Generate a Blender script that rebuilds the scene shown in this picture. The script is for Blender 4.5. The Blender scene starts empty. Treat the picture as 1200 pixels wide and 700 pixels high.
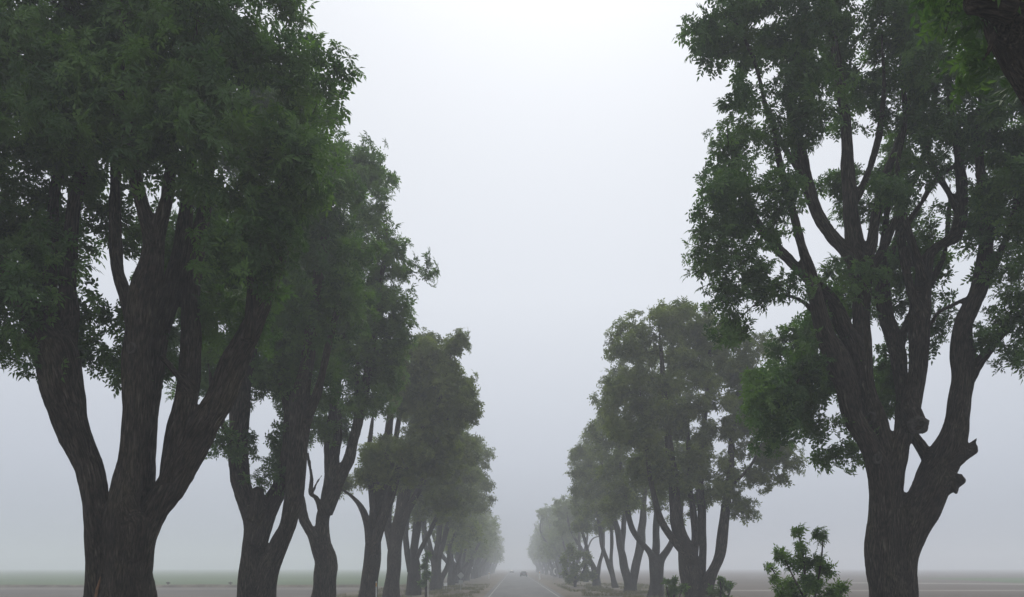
import bpy, math, random
import numpy as np
from mathutils import Vector, noise as mnoise

rng = np.random.default_rng(11)
random.seed(5)
S = bpy.context.scene
COL = S.collection
R = math.radians

# ------------------------------------------------------------------ camera
F, CX, HY, CAMH = 1000.0, 602.0, 665.0, 2.6      # measured from the photograph (pixels of a 1200 px wide frame)
cam = bpy.data.cameras.new('camera'); cam_o = bpy.data.objects.new('camera', cam); COL.objects.link(cam_o)
cam.sensor_width = 36.0; cam.lens = 36.0 * F / 1200.0
cam.shift_y = (HY - 350.0) / 1200.0; cam.shift_x = (600.0 - CX) / 1200.0
cam.clip_start = 0.1; cam.clip_end = 6000
cam_o.location = (0, 0, CAMH); cam_o.rotation_euler = (R(90), 0, 0)
S.camera = cam_o

def P(px, py, Y):
    """the point at distance Y that the photograph shows at pixel px, py"""
    return np.array([(px - CX) / F * Y, Y, CAMH + (HY - py) / F * Y])

# ------------------------------------------------------------------ helpers
def link(name, me, parent=None, mat=None):
    o = bpy.data.objects.new(name, me); COL.objects.link(o)
    if parent is not None: o.parent = parent
    if mat is not None: me.materials.append(mat)
    return o

def tag(o, label=None, cat=None, group=None, kind=None):
    if label: o['label'] = label
    if cat: o['category'] = cat
    if group: o['group'] = group
    if kind: o['kind'] = kind
    return o

def empty(name, loc, rz=0.0):
    o = bpy.data.objects.new(name, None); COL.objects.link(o)
    o.location = [float(v) for v in loc]; o.rotation_euler = (0, 0, rz); o.empty_display_size = 0.3
    return o

def mesh_np(name, V, Q=None, T=None, smooth=False, attrs=None):
    V = np.asarray(V, np.float32)
    Q = np.zeros((0, 4), np.int32) if Q is None else np.asarray(Q, np.int32).reshape(-1, 4)
    T = np.zeros((0, 3), np.int32) if T is None else np.asarray(T, np.int32).reshape(-1, 3)
    me = bpy.data.meshes.new(name)
    me.vertices.add(len(V)); me.vertices.foreach_set('co', V.ravel())
    nl = Q.size + T.size
    me.loops.add(nl); me.loops.foreach_set('vertex_index', np.concatenate([Q.ravel(), T.ravel()]).astype(np.int32))
    npoly = len(Q) + len(T)
    me.polygons.add(npoly)
    starts = np.concatenate([np.arange(len(Q)) * 4, Q.size + np.arange(len(T)) * 3]).astype(np.int32)
    me.polygons.foreach_set('loop_start', starts)
    me.polygons.foreach_set('use_smooth', np.full(npoly, smooth, dtype=bool))
    if attrs:
        for k, a in attrs.items():
            at = me.attributes.new(k, 'FLOAT', 'POINT'); at.data.foreach_set('value', np.asarray(a, np.float32))
    me.update(calc_edges=True); me.validate()
    return me

class MB:
    """collects shapes into one mesh"""
    def __init__(self): self.V = []; self.Q = []; self.T = []; self.n = 0
    def add(self, V, Q=None, T=None):
        self.V.append(np.asarray(V, float))
        if Q is not None and len(Q): self.Q.append(np.asarray(Q) + self.n)
        if T is not None and len(T): self.T.append(np.asarray(T) + self.n)
        self.n += len(V)
    def box(self, x0, x1, y0, y1, z0, z1):
        V = [(x, y, z) for z in (z0, z1) for y in (y0, y1) for x in (x0, x1)]
        self.add(V, [(0, 2, 3, 1), (4, 5, 7, 6), (0, 1, 5, 4), (2, 6, 7, 3), (0, 4, 6, 2), (1, 3, 7, 5)])
    def prism(self, outline, axis_vec):
        """outline: list of 3D points in a plane, pushed along axis_vec"""
        n = len(outline); o = np.array(outline, float); V = np.concatenate([o, o + np.array(axis_vec, float)])
        c0 = len(V); V = np.concatenate([V, [o.mean(0)], [o.mean(0) + np.array(axis_vec, float)]])
        Q = [(i, (i + 1) % n, n + (i + 1) % n, n + i) for i in range(n)]
        T = [((i + 1) % n, i, c0) for i in range(n)] + [(n + i, n + (i + 1) % n, c0 + 1) for i in range(n)]
        self.add(V, Q, T)
    def tube(self, pts, rad, k=8, lump=0.0, cap=True, seed=0.0):
        V, Q, T = tube(pts, rad, k, lump, cap, seed); self.add(V, Q, T)
    def mesh(self, name, smooth=False):
        return mesh_np(name, np.concatenate(self.V), np.concatenate(self.Q) if self.Q else None,
                       np.concatenate(self.T) if self.T else None, smooth)
    def build(self, name, mat, parent=None, smooth=False):
        return link(name, self.mesh(name, smooth), parent, mat)

def tube(pts, rad, k=8, lump=0.0, cap=True, seed=0.0):
    pts = np.asarray(pts, float); rad = np.asarray(rad, float); n = len(pts)
    tan = np.gradient(pts, axis=0); tan /= np.linalg.norm(tan, axis=1, keepdims=True) + 1e-9
    ref = np.array([1., 0, 0]) if abs(tan[0, 0]) < 0.8 else np.array([0, 1., 0])
    U = np.zeros((n, 3)); u = ref - tan[0] * ref.dot(tan[0]); u /= np.linalg.norm(u)
    for i in range(n):
        u = u - tan[i] * u.dot(tan[i]); u /= np.linalg.norm(u) + 1e-9; U[i] = u
    W = np.cross(tan, U)
    a = np.arange(k) * 2 * math.pi / k
    rr = np.repeat(rad[:, None], k, 1)
    if lump:
        s = np.cumsum(np.r_[0, np.linalg.norm(np.diff(pts, axis=0), axis=1)])
        rr = rr * (1 + lump * (np.sin(2 * a[None] + seed + s[:, None] * 0.9) * .5 + np.sin(3 * a[None] + 2.1 * seed - s[:, None] * 1.7) * .35
                               + np.sin(s[:, None] * 2.3 + seed) * .3 + np.sin(5 * a[None] + seed * 3 + s[:, None] * .5) * .25))
    V = pts[:, None] + rr[..., None] * (np.cos(a)[None, :, None] * U[:, None] + np.sin(a)[None, :, None] * W[:, None])
    V = V.reshape(-1, 3)
    i = np.arange(n - 1)[:, None] * k; j = np.arange(k)[None]; j2 = (j + 1) % k
    Q = np.stack([i + j, i + j2, i + k + j2, i + k + j], -1).reshape(-1, 4)
    T = []
    if cap:
        V = np.concatenate([V, [pts[0] - tan[0] * rad[0] * .2], [pts[-1] + tan[-1] * rad[-1] * .5]])
        b0, b1 = n * k, n * k + 1; e = (n - 1) * k
        T = [((q + 1) % k, q, b0) for q in range(k)] + [(e + q, e + (q + 1) % k, b1) for q in range(k)]
    return V, Q, np.array(T) if len(T) else None

def spline(C, per):
    """Catmull-Rom through the rows of C, resampled about every `per` (first three columns are the position)"""
    C = np.asarray(C, float); n = len(C)
    Ext = np.vstack([2 * C[0] - C[1], C, 2 * C[-1] - C[-2]]); out = []
    for i in range(n - 1):
        p0, p1, p2, p3 = Ext[i:i + 4]
        m = max(1, int(round(np.linalg.norm((p2 - p1)[:3]) / per)))
        t = (np.arange(m) / m)[:, None]
        out.append(.5 * ((2 * p1) + (p2 - p0) * t + (2 * p0 - 5 * p1 + 4 * p2 - p3) * t**2 + (3 * p1 - p0 - 3 * p2 + p3) * t**3))
    out.append(C[-1:]); return np.vstack(out)

# ------------------------------------------------------------------ materials
def new_mat(name):
    m = bpy.data.materials.new(name); m.use_nodes = True; nt = m.node_tree
    b = nt.nodes['Principled BSDF']; return m, nt, b
def N(nt, t, **kw):
    n = nt.nodes.new(t)
    for k, v in kw.items():
        if k.startswith('i_'): n.inputs[k[2:].replace('_', ' ')].default_value = v
        else: setattr(n, k, v)
    return n
def ramp(nt, stops):
    r = nt.nodes.new('ShaderNodeValToRGB'); e = r.color_ramp.elements
    while len(e) < len(stops): e.new(.5)
    for q, (p, c) in zip(e, stops): q.position = p; q.color = (*c, 1)
    return r
def coords(nt, scale):
    tc = N(nt, 'ShaderNodeTexCoord'); mp = N(nt, 'ShaderNodeMapping'); mp.inputs['Scale'].default_value = scale
    nt.links.new(tc.outputs['Object'], mp.inputs['Vector']); return mp.outputs['Vector']

def bark_coords(mesh, limbs, base):
    """a point attribute with coordinates across and along the nearest limb, so that the bark furrows follow it"""
    from mathutils.kdtree import KDTree
    C = []; FR = []; soff = 0.
    for lb in limbs:
        sp = spline(lb, .22)[:, :3] - base
        if len(sp) < 2: continue
        tan = np.gradient(sp, axis=0); tan /= np.linalg.norm(tan, axis=1, keepdims=True) + 1e-9
        u = np.cross(tan[0], [0.3, .9, .1]); u /= np.linalg.norm(u); s_ = soff
        for i in range(len(sp)):
            if i: s_ += np.linalg.norm(sp[i] - sp[i - 1])
            u = u - tan[i] * u.dot(tan[i]); u /= np.linalg.norm(u) + 1e-9
            C.append(sp[i]); FR.append(np.concatenate([u, np.cross(tan[i], u), tan[i], [s_]]))
        soff += 13.7
    kd = KDTree(len(C))
    for i, c in enumerate(C): kd.insert(c, i)
    kd.balance(); C = np.array(C); FR = np.array(FR)
    n = len(mesh.vertices); co = np.empty(n * 3, np.float32); mesh.vertices.foreach_get('co', co); co = co.reshape(-1, 3)
    idx = np.array([kd.find(p)[1] for p in co]); d = co - C[idx]; f = FR[idx]
    out = np.stack([(d * f[:, 0:3]).sum(1), (d * f[:, 3:6]).sum(1), (d * f[:, 6:9]).sum(1) + f[:, 9]], 1).astype(np.float32)
    a = mesh.attributes.new('bark_co', 'FLOAT_VECTOR', 'POINT'); a.data.foreach_set('vector', out.ravel())

def bark_material(name, dark, mid, light, bump=1.0):
    m, nt, b = new_mat(name); L = nt.links.new
    at = N(nt, 'ShaderNodeAttribute', attribute_name='bark_co'); mp = N(nt, 'ShaderNodeMapping'); mp.inputs['Scale'].default_value = (1, 1, .13)
    L(at.outputs['Vector'], mp.inputs['Vector']); v = mp.outputs['Vector']
    warp = N(nt, 'ShaderNodeTexNoise', i_Scale=6.0, i_Detail=3.0); L(v, warp.inputs['Vector'])
    add = N(nt, 'ShaderNodeMixRGB', blend_type='LINEAR_LIGHT'); add.inputs['Fac'].default_value = .05
    L(v, add.inputs['Color1']); L(warp.outputs['Color'], add.inputs['Color2'])
    vo = N(nt, 'ShaderNodeTexNoise', noise_type='RIDGED_MULTIFRACTAL'); vo.inputs['Scale'].default_value = 17; vo.inputs['Detail'].default_value = 2
    L(add.outputs['Color'], vo.inputs['Vector'])
    fine = N(nt, 'ShaderNodeTexNoise', i_Scale=34.0, i_Detail=5.0, i_Roughness=.65); L(add.outputs['Color'], fine.inputs['Vector'])
    big = N(nt, 'ShaderNodeTexNoise', i_Scale=1.6, i_Detail=4.0); L(coords(nt, (1, 1, .5)), big.inputs['Vector'])
    hgt = N(nt, 'ShaderNodeMath', operation='MULTIPLY_ADD'); hgt.inputs[1].default_value = .42
    L(vo.outputs[0], hgt.inputs[0]); L(fine.outputs['Fac'], hgt.inputs[2])
    r = ramp(nt, [(.42, dark), (.64, mid), (.92, light)]); L(hgt.outputs[0], r.inputs['Fac'])
    mx = N(nt, 'ShaderNodeMixRGB', blend_type='MULTIPLY'); mx.inputs['Fac'].default_value = .85
    r2 = ramp(nt, [(.3, (.50, .47, .45)), (.5, (1, 1, 1)), (.72, (1.25, 1.32, 1.12))]); L(big.outputs['Fac'], r2.inputs['Fac'])
    L(r.outputs['Color'], mx.inputs['Color1']); L(r2.outputs['Color'], mx.inputs['Color2'])
    L(mx.outputs['Color'], b.inputs['Base Color']); b.inputs['Roughness'].default_value = .93
    b.inputs['Specular IOR Level'].default_value = .15
    bp = N(nt, 'ShaderNodeBump'); bp.inputs['Strength'].default_value = bump; bp.inputs['Distance'].default_value = .09
    L(hgt.outputs[0], bp.inputs['Height']); L(bp.outputs['Normal'], b.inputs['Normal'])
    return m

def leaf_material(name, c0, c1, c2, trans=.25):
    m, nt, b = new_mat(name); L = nt.links.new
    at = N(nt, 'ShaderNodeAttribute', attribute_name='tint')
    nz = N(nt, 'ShaderNodeTexNoise', i_Scale=.55, i_Detail=3.0); L(coords(nt, (1, 1, 1)), nz.inputs['Vector'])
    s = N(nt, 'ShaderNodeMath', operation='MULTIPLY_ADD'); s.inputs[1].default_value = .6
    L(at.outputs['Fac'], s.inputs[0]); L(nz.outputs['Fac'], s.inputs[2])
    s2 = N(nt, 'ShaderNodeMath', operation='SUBTRACT'); s2.inputs[1].default_value = .25; L(s.outputs[0], s2.inputs[0])
    r = ramp(nt, [(.22, c0), (.48, c1), (.78, c2)]); L(s2.outputs[0], r.inputs['Fac'])
    L(r.outputs['Color'], b.inputs['Base Color']); b.inputs['Roughness'].default_value = .55
    b.inputs['Specular IOR Level'].default_value = .35
    tr = N(nt, 'ShaderNodeBsdfTranslucent')
    tm = N(nt, 'ShaderNodeMixRGB', blend_type='MULTIPLY'); tm.inputs['Fac'].default_value = 1; tm.inputs['Color2'].default_value = (1.5, 1.7, .7, 1)
    L(r.outputs['Color'], tm.inputs['Color1']); L(tm.outputs['Color'], tr.inputs['Color'])
    mix = N(nt, 'ShaderNodeMixShader'); mix.inputs['Fac'].default_value = trans
    L(b.outputs[0], mix.inputs[1]); L(tr.outputs[0], mix.inputs[2])
    L(mix.outputs[0], nt.nodes['Material Output'].inputs['Surface'])
    return m

def plain(name, col, rough=.6, metal=0.0, var=.15, scale=6.0, bump=0.0):
    m, nt, b = new_mat(name); L = nt.links.new
    nz = N(nt, 'ShaderNodeTexNoise', i_Scale=scale, i_Detail=5.0); L(coords(nt, (1, 1, 1)), nz.inputs['Vector'])
    r = ramp(nt, [(.3, [c * (1 - var) for c in col]), (.7, [min(1, c * (1 + var)) for c in col])])
    L(nz.outputs['Fac'], r.inputs['Fac']); L(r.outputs['Color'], b.inputs['Base Color'])
    b.inputs['Roughness'].default_value = rough; b.inputs['Metallic'].default_value = metal
    if bump:
        bp = N(nt, 'ShaderNodeBump'); bp.inputs['Strength'].default_value = bump; bp.inputs['Distance'].default_value = .03
        L(nz.outputs['Fac'], bp.inputs['Height']); L(bp.outputs['Normal'], b.inputs['Normal'])
    return m

def ground_material(name, cols, scales, stretch=(1, 1, 1), bump=.6, rough=.95):
    """two noises (broad patches x fine grain) between three colours"""
    m, nt, b = new_mat(name); L = nt.links.new
    v = coords(nt, stretch)
    n1 = N(nt, 'ShaderNodeTexNoise', i_Scale=scales[0], i_Detail=5.0, i_Roughness=.6); L(v, n1.inputs['Vector'])
    n2 = N(nt, 'ShaderNodeTexNoise', i_Scale=scales[1], i_Detail=6.0, i_Roughness=.7); L(v, n2.inputs['Vector'])
    mx = N(nt, 'ShaderNodeMath', operation='MULTIPLY_ADD'); mx.inputs[1].default_value = .6
    L(n1.outputs['Fac'], mx.inputs[0])
    k = N(nt, 'ShaderNodeMath', operation='MULTIPLY'); k.inputs[1].default_value = .4; L(n2.outputs['Fac'], k.inputs[0]); L(k.outputs[0], mx.inputs[2])
    r = ramp(nt, [(.36, cols[0]), (.5, cols[1]), (.64, cols[2])]); L(mx.outputs[0], r.inputs['Fac'])
    L(r.outputs['Color'], b.inputs['Base Color']); b.inputs['Roughness'].default_value = rough
    b.inputs['Specular IOR Level'].default_value = .2
    bp = N(nt, 'ShaderNodeBump'); bp.inputs['Strength'].default_value = bump; bp.inputs['Distance'].default_value = .06
    L(n2.outputs['Fac'], bp.inputs['Height']); L(bp.outputs['Normal'], b.inputs['Normal'])
    return m

M = {}
M['bark'] = bark_material('furrowed_bark', (.014, .011, .0085), (.085, .069, .054), (.21, .178, .148))
M['bark_far'] = bark_material('grey_bark', (.02, .018, .015), (.065, .058, .05), (.13, .12, .105), .6)
M['leaf'] = leaf_material('walnut_leaf', (.030, .068, .016), (.062, .125, .026), (.125, .21, .045), .34)
M['leaf_dark'] = leaf_material('walnut_leaf_deep_green', (.024, .062, .018), (.052, .112, .028), (.105, .188, .045), .34)
M['leaf_fresh'] = leaf_material('young_leaf', (.04, .09, .018), (.08, .155, .03), (.15, .25, .05), .36)
M['leaf_olive'] = leaf_material('walnut_leaf_olive', (.055, .080, .018), (.100, .135, .028), (.170, .205, .050), .32)
M['asphalt'] = ground_material('asphalt', [(.085, .085, .084), (.11, .11, .108), (.14, .138, .134)], (.5, 60), (1, .15, 1), .3, .8)
M['line'] = plain('road_paint', (.23, .23, .22), .7, 0, .25, 3)
M['line_y'] = plain('worn_yellow_paint', (.30, .22, .06), .7, 0, .3, 3)
M['verge'] = ground_material('dirt_and_leaf_litter', [(.055, .046, .034), (.13, .112, .085), (.20, .175, .13)], (.6, 14))
M['soil'] = ground_material('dry_soil', [(.085, .078, .07), (.115, .105, .094), (.15, .138, .122)], (.05, 5))
M['plowed'] = ground_material('plowed_field', [(.075, .062, .051), (.10, .084, .069), (.13, .111, .092)], (.03, 2.5), (.25, 1, 1))
M['crop'] = ground_material('green_crop', [(.05, .085, .032), (.07, .108, .042), (.095, .13, .052)], (.04, 3), (.3, 1, 1))
M['track'] = plain('pale_dirt_track', (.19, .172, .148), .95, 0, .2, .4)
M['post'] = plain('weathered_white_post', (.60, .60, .57), .6, 0, .15, 8)
M['galv'] = plain('galvanised_steel', (.34, .35, .35), .5, .6, .12, 9)
M['signback'] = plain('sign_back_aluminium', (.40, .42, .41), .5, .3, .08, 5)
M['white'] = plain('white_paint', (.78, .78, .76), .5, 0, .05, 6)
M['refl'] = plain('amber_reflector', (.55, .30, .05), .3, 0, .05, 6)
M['oldwood'] = plain('weathered_pole_wood', (.10, .085, .07), .9, 0, .25, 6)
M['scar'] = plain('raw_orange_wood', (.20, .105, .055), .9, 0, .35, 9, .5)
M['cutwood'] = plain('weathered_cut_wood', (.062, .055, .047), .95, 0, .5, 14, 1.)

# ------------------------------------------------------------------ leaf templates
def leaflet(base, d, w, L, wid, droop):
    """a folded lance shape of four points"""
    mid = base + d * L * .42
    tip = base + d * L + np.array([0, 0, -droop * L])
    return [base, mid + w * wid * .5, tip, mid - w * wid * .5]

def rosette(rg, leaves, leaflets, ll, lw, leaf_len):
    """leaves radiating from a twig end (axis +Z), each a pinnate leaf of `leaflets` leaflets"""
    V = []; tint = []
    for i in range(leaves):
        az = 2 * math.pi * (i * .382 + rg.uniform(-.06, .06)); el = R(rg.uniform(-18, 62)) 
        out = np.array([math.cos(az), math.sin(az), 0.]); side = np.array([-math.sin(az), math.cos(az), 0.])
        Lf = leaf_len * rg.uniform(.7, 1.2); t0 = rg.uniform(-.12, .12)
        roll = rg.uniform(-.5, .5); side = side * math.cos(roll) + np.array([0, 0, 1.]) * math.sin(roll)
        def at(s):
            return out * Lf * s * math.cos(el) + np.array([0, 0, 1.]) * (Lf * s * math.sin(el) - .32 * Lf * s * s)
        def dr(s):
            v = at(s + .03) - at(s - .03); return v / np.linalg.norm(v)
        if leaflets == 1:
            V += leaflet(at(.08), dr(.45), side, ll, lw, .25); tint.append(t0)
        else:
            pairs = (leaflets - 1) // 2
            for k in range(pairs):
                s = .28 + .66 * k / max(1, pairs - .3); b = at(s); d = dr(s)
                for sg in (-1, 1):
                    dd = d * .5 + side * sg * .86 + rg.normal(0, .12, 3); dd /= np.linalg.norm(dd)
                    ww = d - dd * d.dot(dd); ww /= np.linalg.norm(ww)
                    V += leaflet(b, dd, ww, ll * rg.uniform(.8, 1.15), lw, .3); tint.append(t0)
            V += leaflet(at(1.), dr(1.), side, ll * 1.05, lw, .3); tint.append(t0)
    return np.array(V), np.repeat(np.array(tint), 4)

LOD = {}
for lod, (nl, nf, ll, lw, ln) in {1: (7, 7, .125, .056, .23), 2: (7, 5, .16, .080, .24), 3: (6, 3, .20, .12, .27), 4: (5, 1, .40, .22, .40)}.items():
    LOD[lod] = [rosette(np.random.default_rng(100 * lod + q), nl, nf, ll, lw, ln) for q in range(8)]

def foliage(pos, axis, scale, lod, rg):
    """rosettes at pos, pointing along axis"""
    n = len(pos); kind = rg.integers(0, 8, n); Vs = []; Ts = []
    ax = axis / (np.linalg.norm(axis, axis=1, keepdims=True) + 1e-9)
    ref = rg.normal(size=(n, 3)); u = np.cross(ref, ax); u /= np.linalg.norm(u, axis=1, keepdims=True) + 1e-9; w = np.cross(ax, u)
    tint = rg.uniform(.15, .85, n)
    for k in range(8):
        s = np.where(kind == k)[0]
        if not len(s): continue
        tv, tt = LOD[lod][k]
        V = (tv[None, :, 0, None] * u[s][:, None] + tv[None, :, 1, None] * w[s][:, None] + tv[None, :, 2, None] * ax[s][:, None]) * scale[s][:, None, None] + pos[s][:, None]
        Vs.append(V.reshape(-1, 3)); Ts.append((tint[s][:, None] + tt[None]).ravel())
    V = np.concatenate(Vs); T = np.concatenate(Ts)
    return V, np.arange(len(V)).reshape(-1, 4), T

# ------------------------------------------------------------------ tree growth
def grow(nodes, attr, step, kill, rg, iters=90, up=.12, maxch=3):
    """space colonisation: twigs grow from the limb nodes towards the attractors; returns positions, parents"""
    pos = list(nodes); par = [-1] * len(nodes); nch = np.zeros(200000, int)
    Pn = np.array(nodes)
    near = np.zeros(len(attr), int); dist = np.full(len(attr), 1e9)
    for c in range(0, len(attr), 2000):
        D = np.linalg.norm(attr[c:c + 2000, None] - Pn[None], axis=2); near[c:c + 2000] = D.argmin(1); dist[c:c + 2000] = D.min(1)
    alive = dist > kill
    stuck = np.zeros(len(attr), int)
    for it in range(iters):
        ids = np.where(alive)[0]
        if not len(ids): break
        src = near[ids]; allpos = np.array(pos)
        d = attr[ids] - allpos[src]; d /= np.linalg.norm(d, axis=1, keepdims=True) + 1e-9
        uq, inv = np.unique(src, return_inverse=True)
        acc = np.zeros((len(uq), 3)); np.add.at(acc, inv, d)
        acc /= np.linalg.norm(acc, axis=1, keepdims=True) + 1e-9
        acc += rg.normal(0, .22, acc.shape); acc[:, 2] += up
        acc /= np.linalg.norm(acc, axis=1, keepdims=True) + 1e-9
        ok = nch[uq] < maxch
        if not ok.any(): break
        new = allpos[uq[ok]] + acc[ok] * step; base = len(pos)
        for p, q in zip(new, uq[ok]):
            pos.append(p); par.append(int(q)); nch[q] += 1
        D = np.linalg.norm(attr[ids][:, None] - new[None], axis=2)
        b = D.min(1); bi = D.argmin(1); better = b < dist[ids]
        stuck[ids[~better]] += 1
        dist[ids[better]] = b[better]; near[ids[better]] = base + bi[better]
        alive &= (dist > kill) & (stuck < 4)
    return np.array(pos), np.array(par)

def branch_radii(par, n0, tip, expo=2.08):
    n = len(par); ch = [[] for _ in range(n)]
    for i in range(n0, n):
        ch[par[i]].append(i)
    r = np.full(n, tip)
    for i in range(n - 1, n0 - 1, -1):
        if ch[i]: r[i] = max(tip, sum(r[c] ** expo for c in ch[i]) ** (1 / expo))
    return r, ch

def ellipsoids(specs, Y, dens, rg, relief=.75):
    """attractor points in a crown made of ellipsoids given in pixels of the photograph: (px, py, rx, ry[, dY, weight, rY])"""
    out = []
    for s in specs:
        px, py, rx, ry = s[:4]; dY = s[4] if len(s) > 4 else 0.; w = s[5] if len(s) > 5 else 1.
        y = Y + dY; c = P(px, py, y); a = rx / F * y; b = ry / F * y
        d = s[6] if len(s) > 6 else min(3.2, max(a, b) * .95)
        n = max(3, int(dens * w * 4.19 * a * b * d))
        q = rg.normal(size=(n, 3)); q /= np.linalg.norm(q, axis=1, keepdims=True); q *= rg.uniform(0, 1, (n, 1)) ** (1 / 3)
        out.append(c + q * np.array([a, d, b]))
    A = np.concatenate(out)
    keep = np.array([mnoise.noise(Vector(p * relief)) > -.16 + .1 * rg.normal() for p in A])
    return A[keep]

def px_limb(spec, Y, dY0=0., dY1=0., width=.89, tail=True, across=True):
    """limb traced as (px, py, width px) rows; its distance runs from Y+dY0 at the foot to Y+dY1 at the top"""
    rows = np.array([r[:3] for r in spec], float); n = len(rows)
    s = np.r_[0, np.cumsum(np.hypot(np.diff(rows[:, 0]), np.diff(rows[:, 1])))]; s /= s[-1]
    if across:
        g = np.gradient(rows[:, :2], axis=0); rows[:, 2] *= np.clip(np.abs(g[:, 1]) / (np.hypot(g[:, 0], g[:, 1]) + 1e-9), .68, 1)
    out = []
    for (px, py, w), t in zip(rows, s):
        y = Y + dY0 + (dY1 - dY0) * t ** 1.4; out.append([*P(px, py, y), w / F * y * .5 * width])
    out = np.array(out)
    if tail:
        d = out[-1, :3] - out[-2, :3]; d /= np.linalg.norm(d); e = out[-1].copy(); ln = max(.4, e[3] * 9)
        e[:3] += d * ln * .6 + np.array([0, 0, .15 * ln]); e[3] *= .45
        e2 = e.copy(); e2[:3] += d * ln * .35 + np.array([0, 0, .25 * ln]); e2[3] *= .3; out = np.vstack([out, e, e2])
    return out

def make_tree(label, limbs, attr, base, lod, n_ros, leaf, rg, group=None, voxel=0.0, step=.32, kill=.42, tip=.008,
              ros_scale=1.0, extra=None, cat='tree', name='roadside_tree', sides=5, bark='bark', jitter=.26, leaf_r=.042, up=.12, maxlimb=None, minz=2.2):
    """limbs: list of arrays (x, y, z, r); attr: attractor points; both in world space"""
    base = np.array(base, float)
    root = empty(name, base)
    tag(root, label, cat, group)
    # limbs, fused into one trunk
    mb = MB(); nodes = []; nr = []
    for q, lb in enumerate(limbs):
        sp = spline(lb, max(.12, .5 * lb[:, 3].mean() if voxel else .35)); sp[:, 3] = np.maximum(sp[:, 3], .012)
        pt = sp[:, :3] - base
        if len(pt) > 3:
            nn = np.array([mnoise.noise_vector(Vector(p * .55)) for p in sp[:, :3]]); pt = pt + nn * sp[:, 3:4] * .35
        kk = 14 if voxel else (10 if lod <= 2 else 6)
        mb.tube(pt, sp[:, 3], kk, .16 if voxel else .12, True, q * 1.7)
        st = spline(lb, .45)
        for r_ in st:
            if r_[2] > minz and (maxlimb is None or r_[3] < maxlimb): nodes.append(r_[:3]); nr.append(r_[3])
    if voxel:
        tmp = link('tmp', mb.mesh('tmp')); md = tmp.modifiers.new('r', 'REMESH'); md.mode = 'VOXEL'; md.voxel_size = voxel
        sm = tmp.modifiers.new('s', 'SMOOTH'); sm.factor = .5; sm.iterations = 3
        dg = bpy.context.evaluated_depsgraph_get(); ev = tmp.evaluated_get(dg); em = ev.to_mesh()
        nv = len(em.vertices); co = np.empty(nv * 3, np.float32); em.vertices.foreach_get('co', co); co = co.reshape(-1, 3)
        no = np.empty(nv * 3, np.float32); em.vertices.foreach_get('normal', no); no = no.reshape(-1, 3)
        h = np.array([mnoise.noise(Vector((p[0] * 2.2, p[1] * 2.2, p[2] * 1.1))) * .035 + mnoise.noise(Vector((p[0] * 9, p[1] * 9, p[2] * 2.4))) * .016 for p in co])
        co = co + no * h[:, None]
        quads = []; tris = []
        for p in em.polygons:
            (quads if len(p.vertices) == 4 else tris).append(tuple(p.vertices))
        ev.to_mesh_clear(); bpy.data.objects.remove(tmp)
        mb = MB(); mb.add(co, np.array(quads), np.array(tris) if tris else None)
    # twigs
    pos, par = grow(nodes, attr, step, kill, rg, up=up)
    n0 = len(nodes); r, ch = branch_radii(par, n0, tip)
    for i in range(n0, len(pos)):
        if par[i] < n0: r[i] = min(r[i], nr[par[i]] * .8)
        else: r[i] = min(r[i], r[par[i]])
    for i in range(len(pos)):
        kids = ch[i]
        if not kids: continue
        main = max(kids, key=lambda c: r[c]) if i >= n0 else None
        for c in kids:
            if c == main: continue
            chain = [i, c]
            while ch[chain[-1]]: chain.append(max(ch[chain[-1]], key=lambda c_: r[c_]))
            cp = pos[chain] - base; cr = r[chain].copy(); cr[0] = min(cr[1] * 1.15, nr[i] if i < n0 else r[i])
            if len(cp) > 3:                                   # soften the kinks
                cp[1:-1] = .5 * cp[1:-1] + .25 * (cp[:-2] + cp[2:])
            mb.tube(cp, cr, sides if cr[1] > .03 else max(3, sides - 2), 0, False)
    tm = mb.mesh('trunk', True); bark_coords(tm, limbs, base); link('trunk', tm, root, M[bark])
    # leaves on the thin twigs
    cand = np.array([i for i in range(n0, len(pos)) if r[i] < leaf_r])
    wgt = np.array([2.2 if not ch[i] else 1. for i in cand]); wgt /= wgt.sum()
    pick = rg.choice(cand, n_ros, p=wgt)
    dirv = pos[pick] - pos[par[pick]]; dirv /= np.linalg.norm(dirv, axis=1, keepdims=True) + 1e-9
    ax = dirv * .8 + np.array([0, 0, .45]) + rg.normal(0, .45, (n_ros, 3))
    pp = pos[pick] + rg.normal(0, jitter, (n_ros, 3)) - base
    pp[:, 2] = np.maximum(pp[:, 2], .15)
    V, Q, T = foliage(pp, ax, ros_scale * rg.uniform(.6, 1.4, n_ros), lod, rg)
    link('crown', mesh_np('crown', V, Q, attrs={'tint': T}), root, M[leaf])
    return root

def copy_tree(o):
    c = o.copy(); COL.objects.link(c)
    for ch in o.children:
        d = ch.copy(); COL.objects.link(d); d.parent = c
    return c

def base_of(px, Y): return (P(px, 0, Y)[0], Y, 0.)

ROW = 'trees of the roadside rows'

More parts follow.
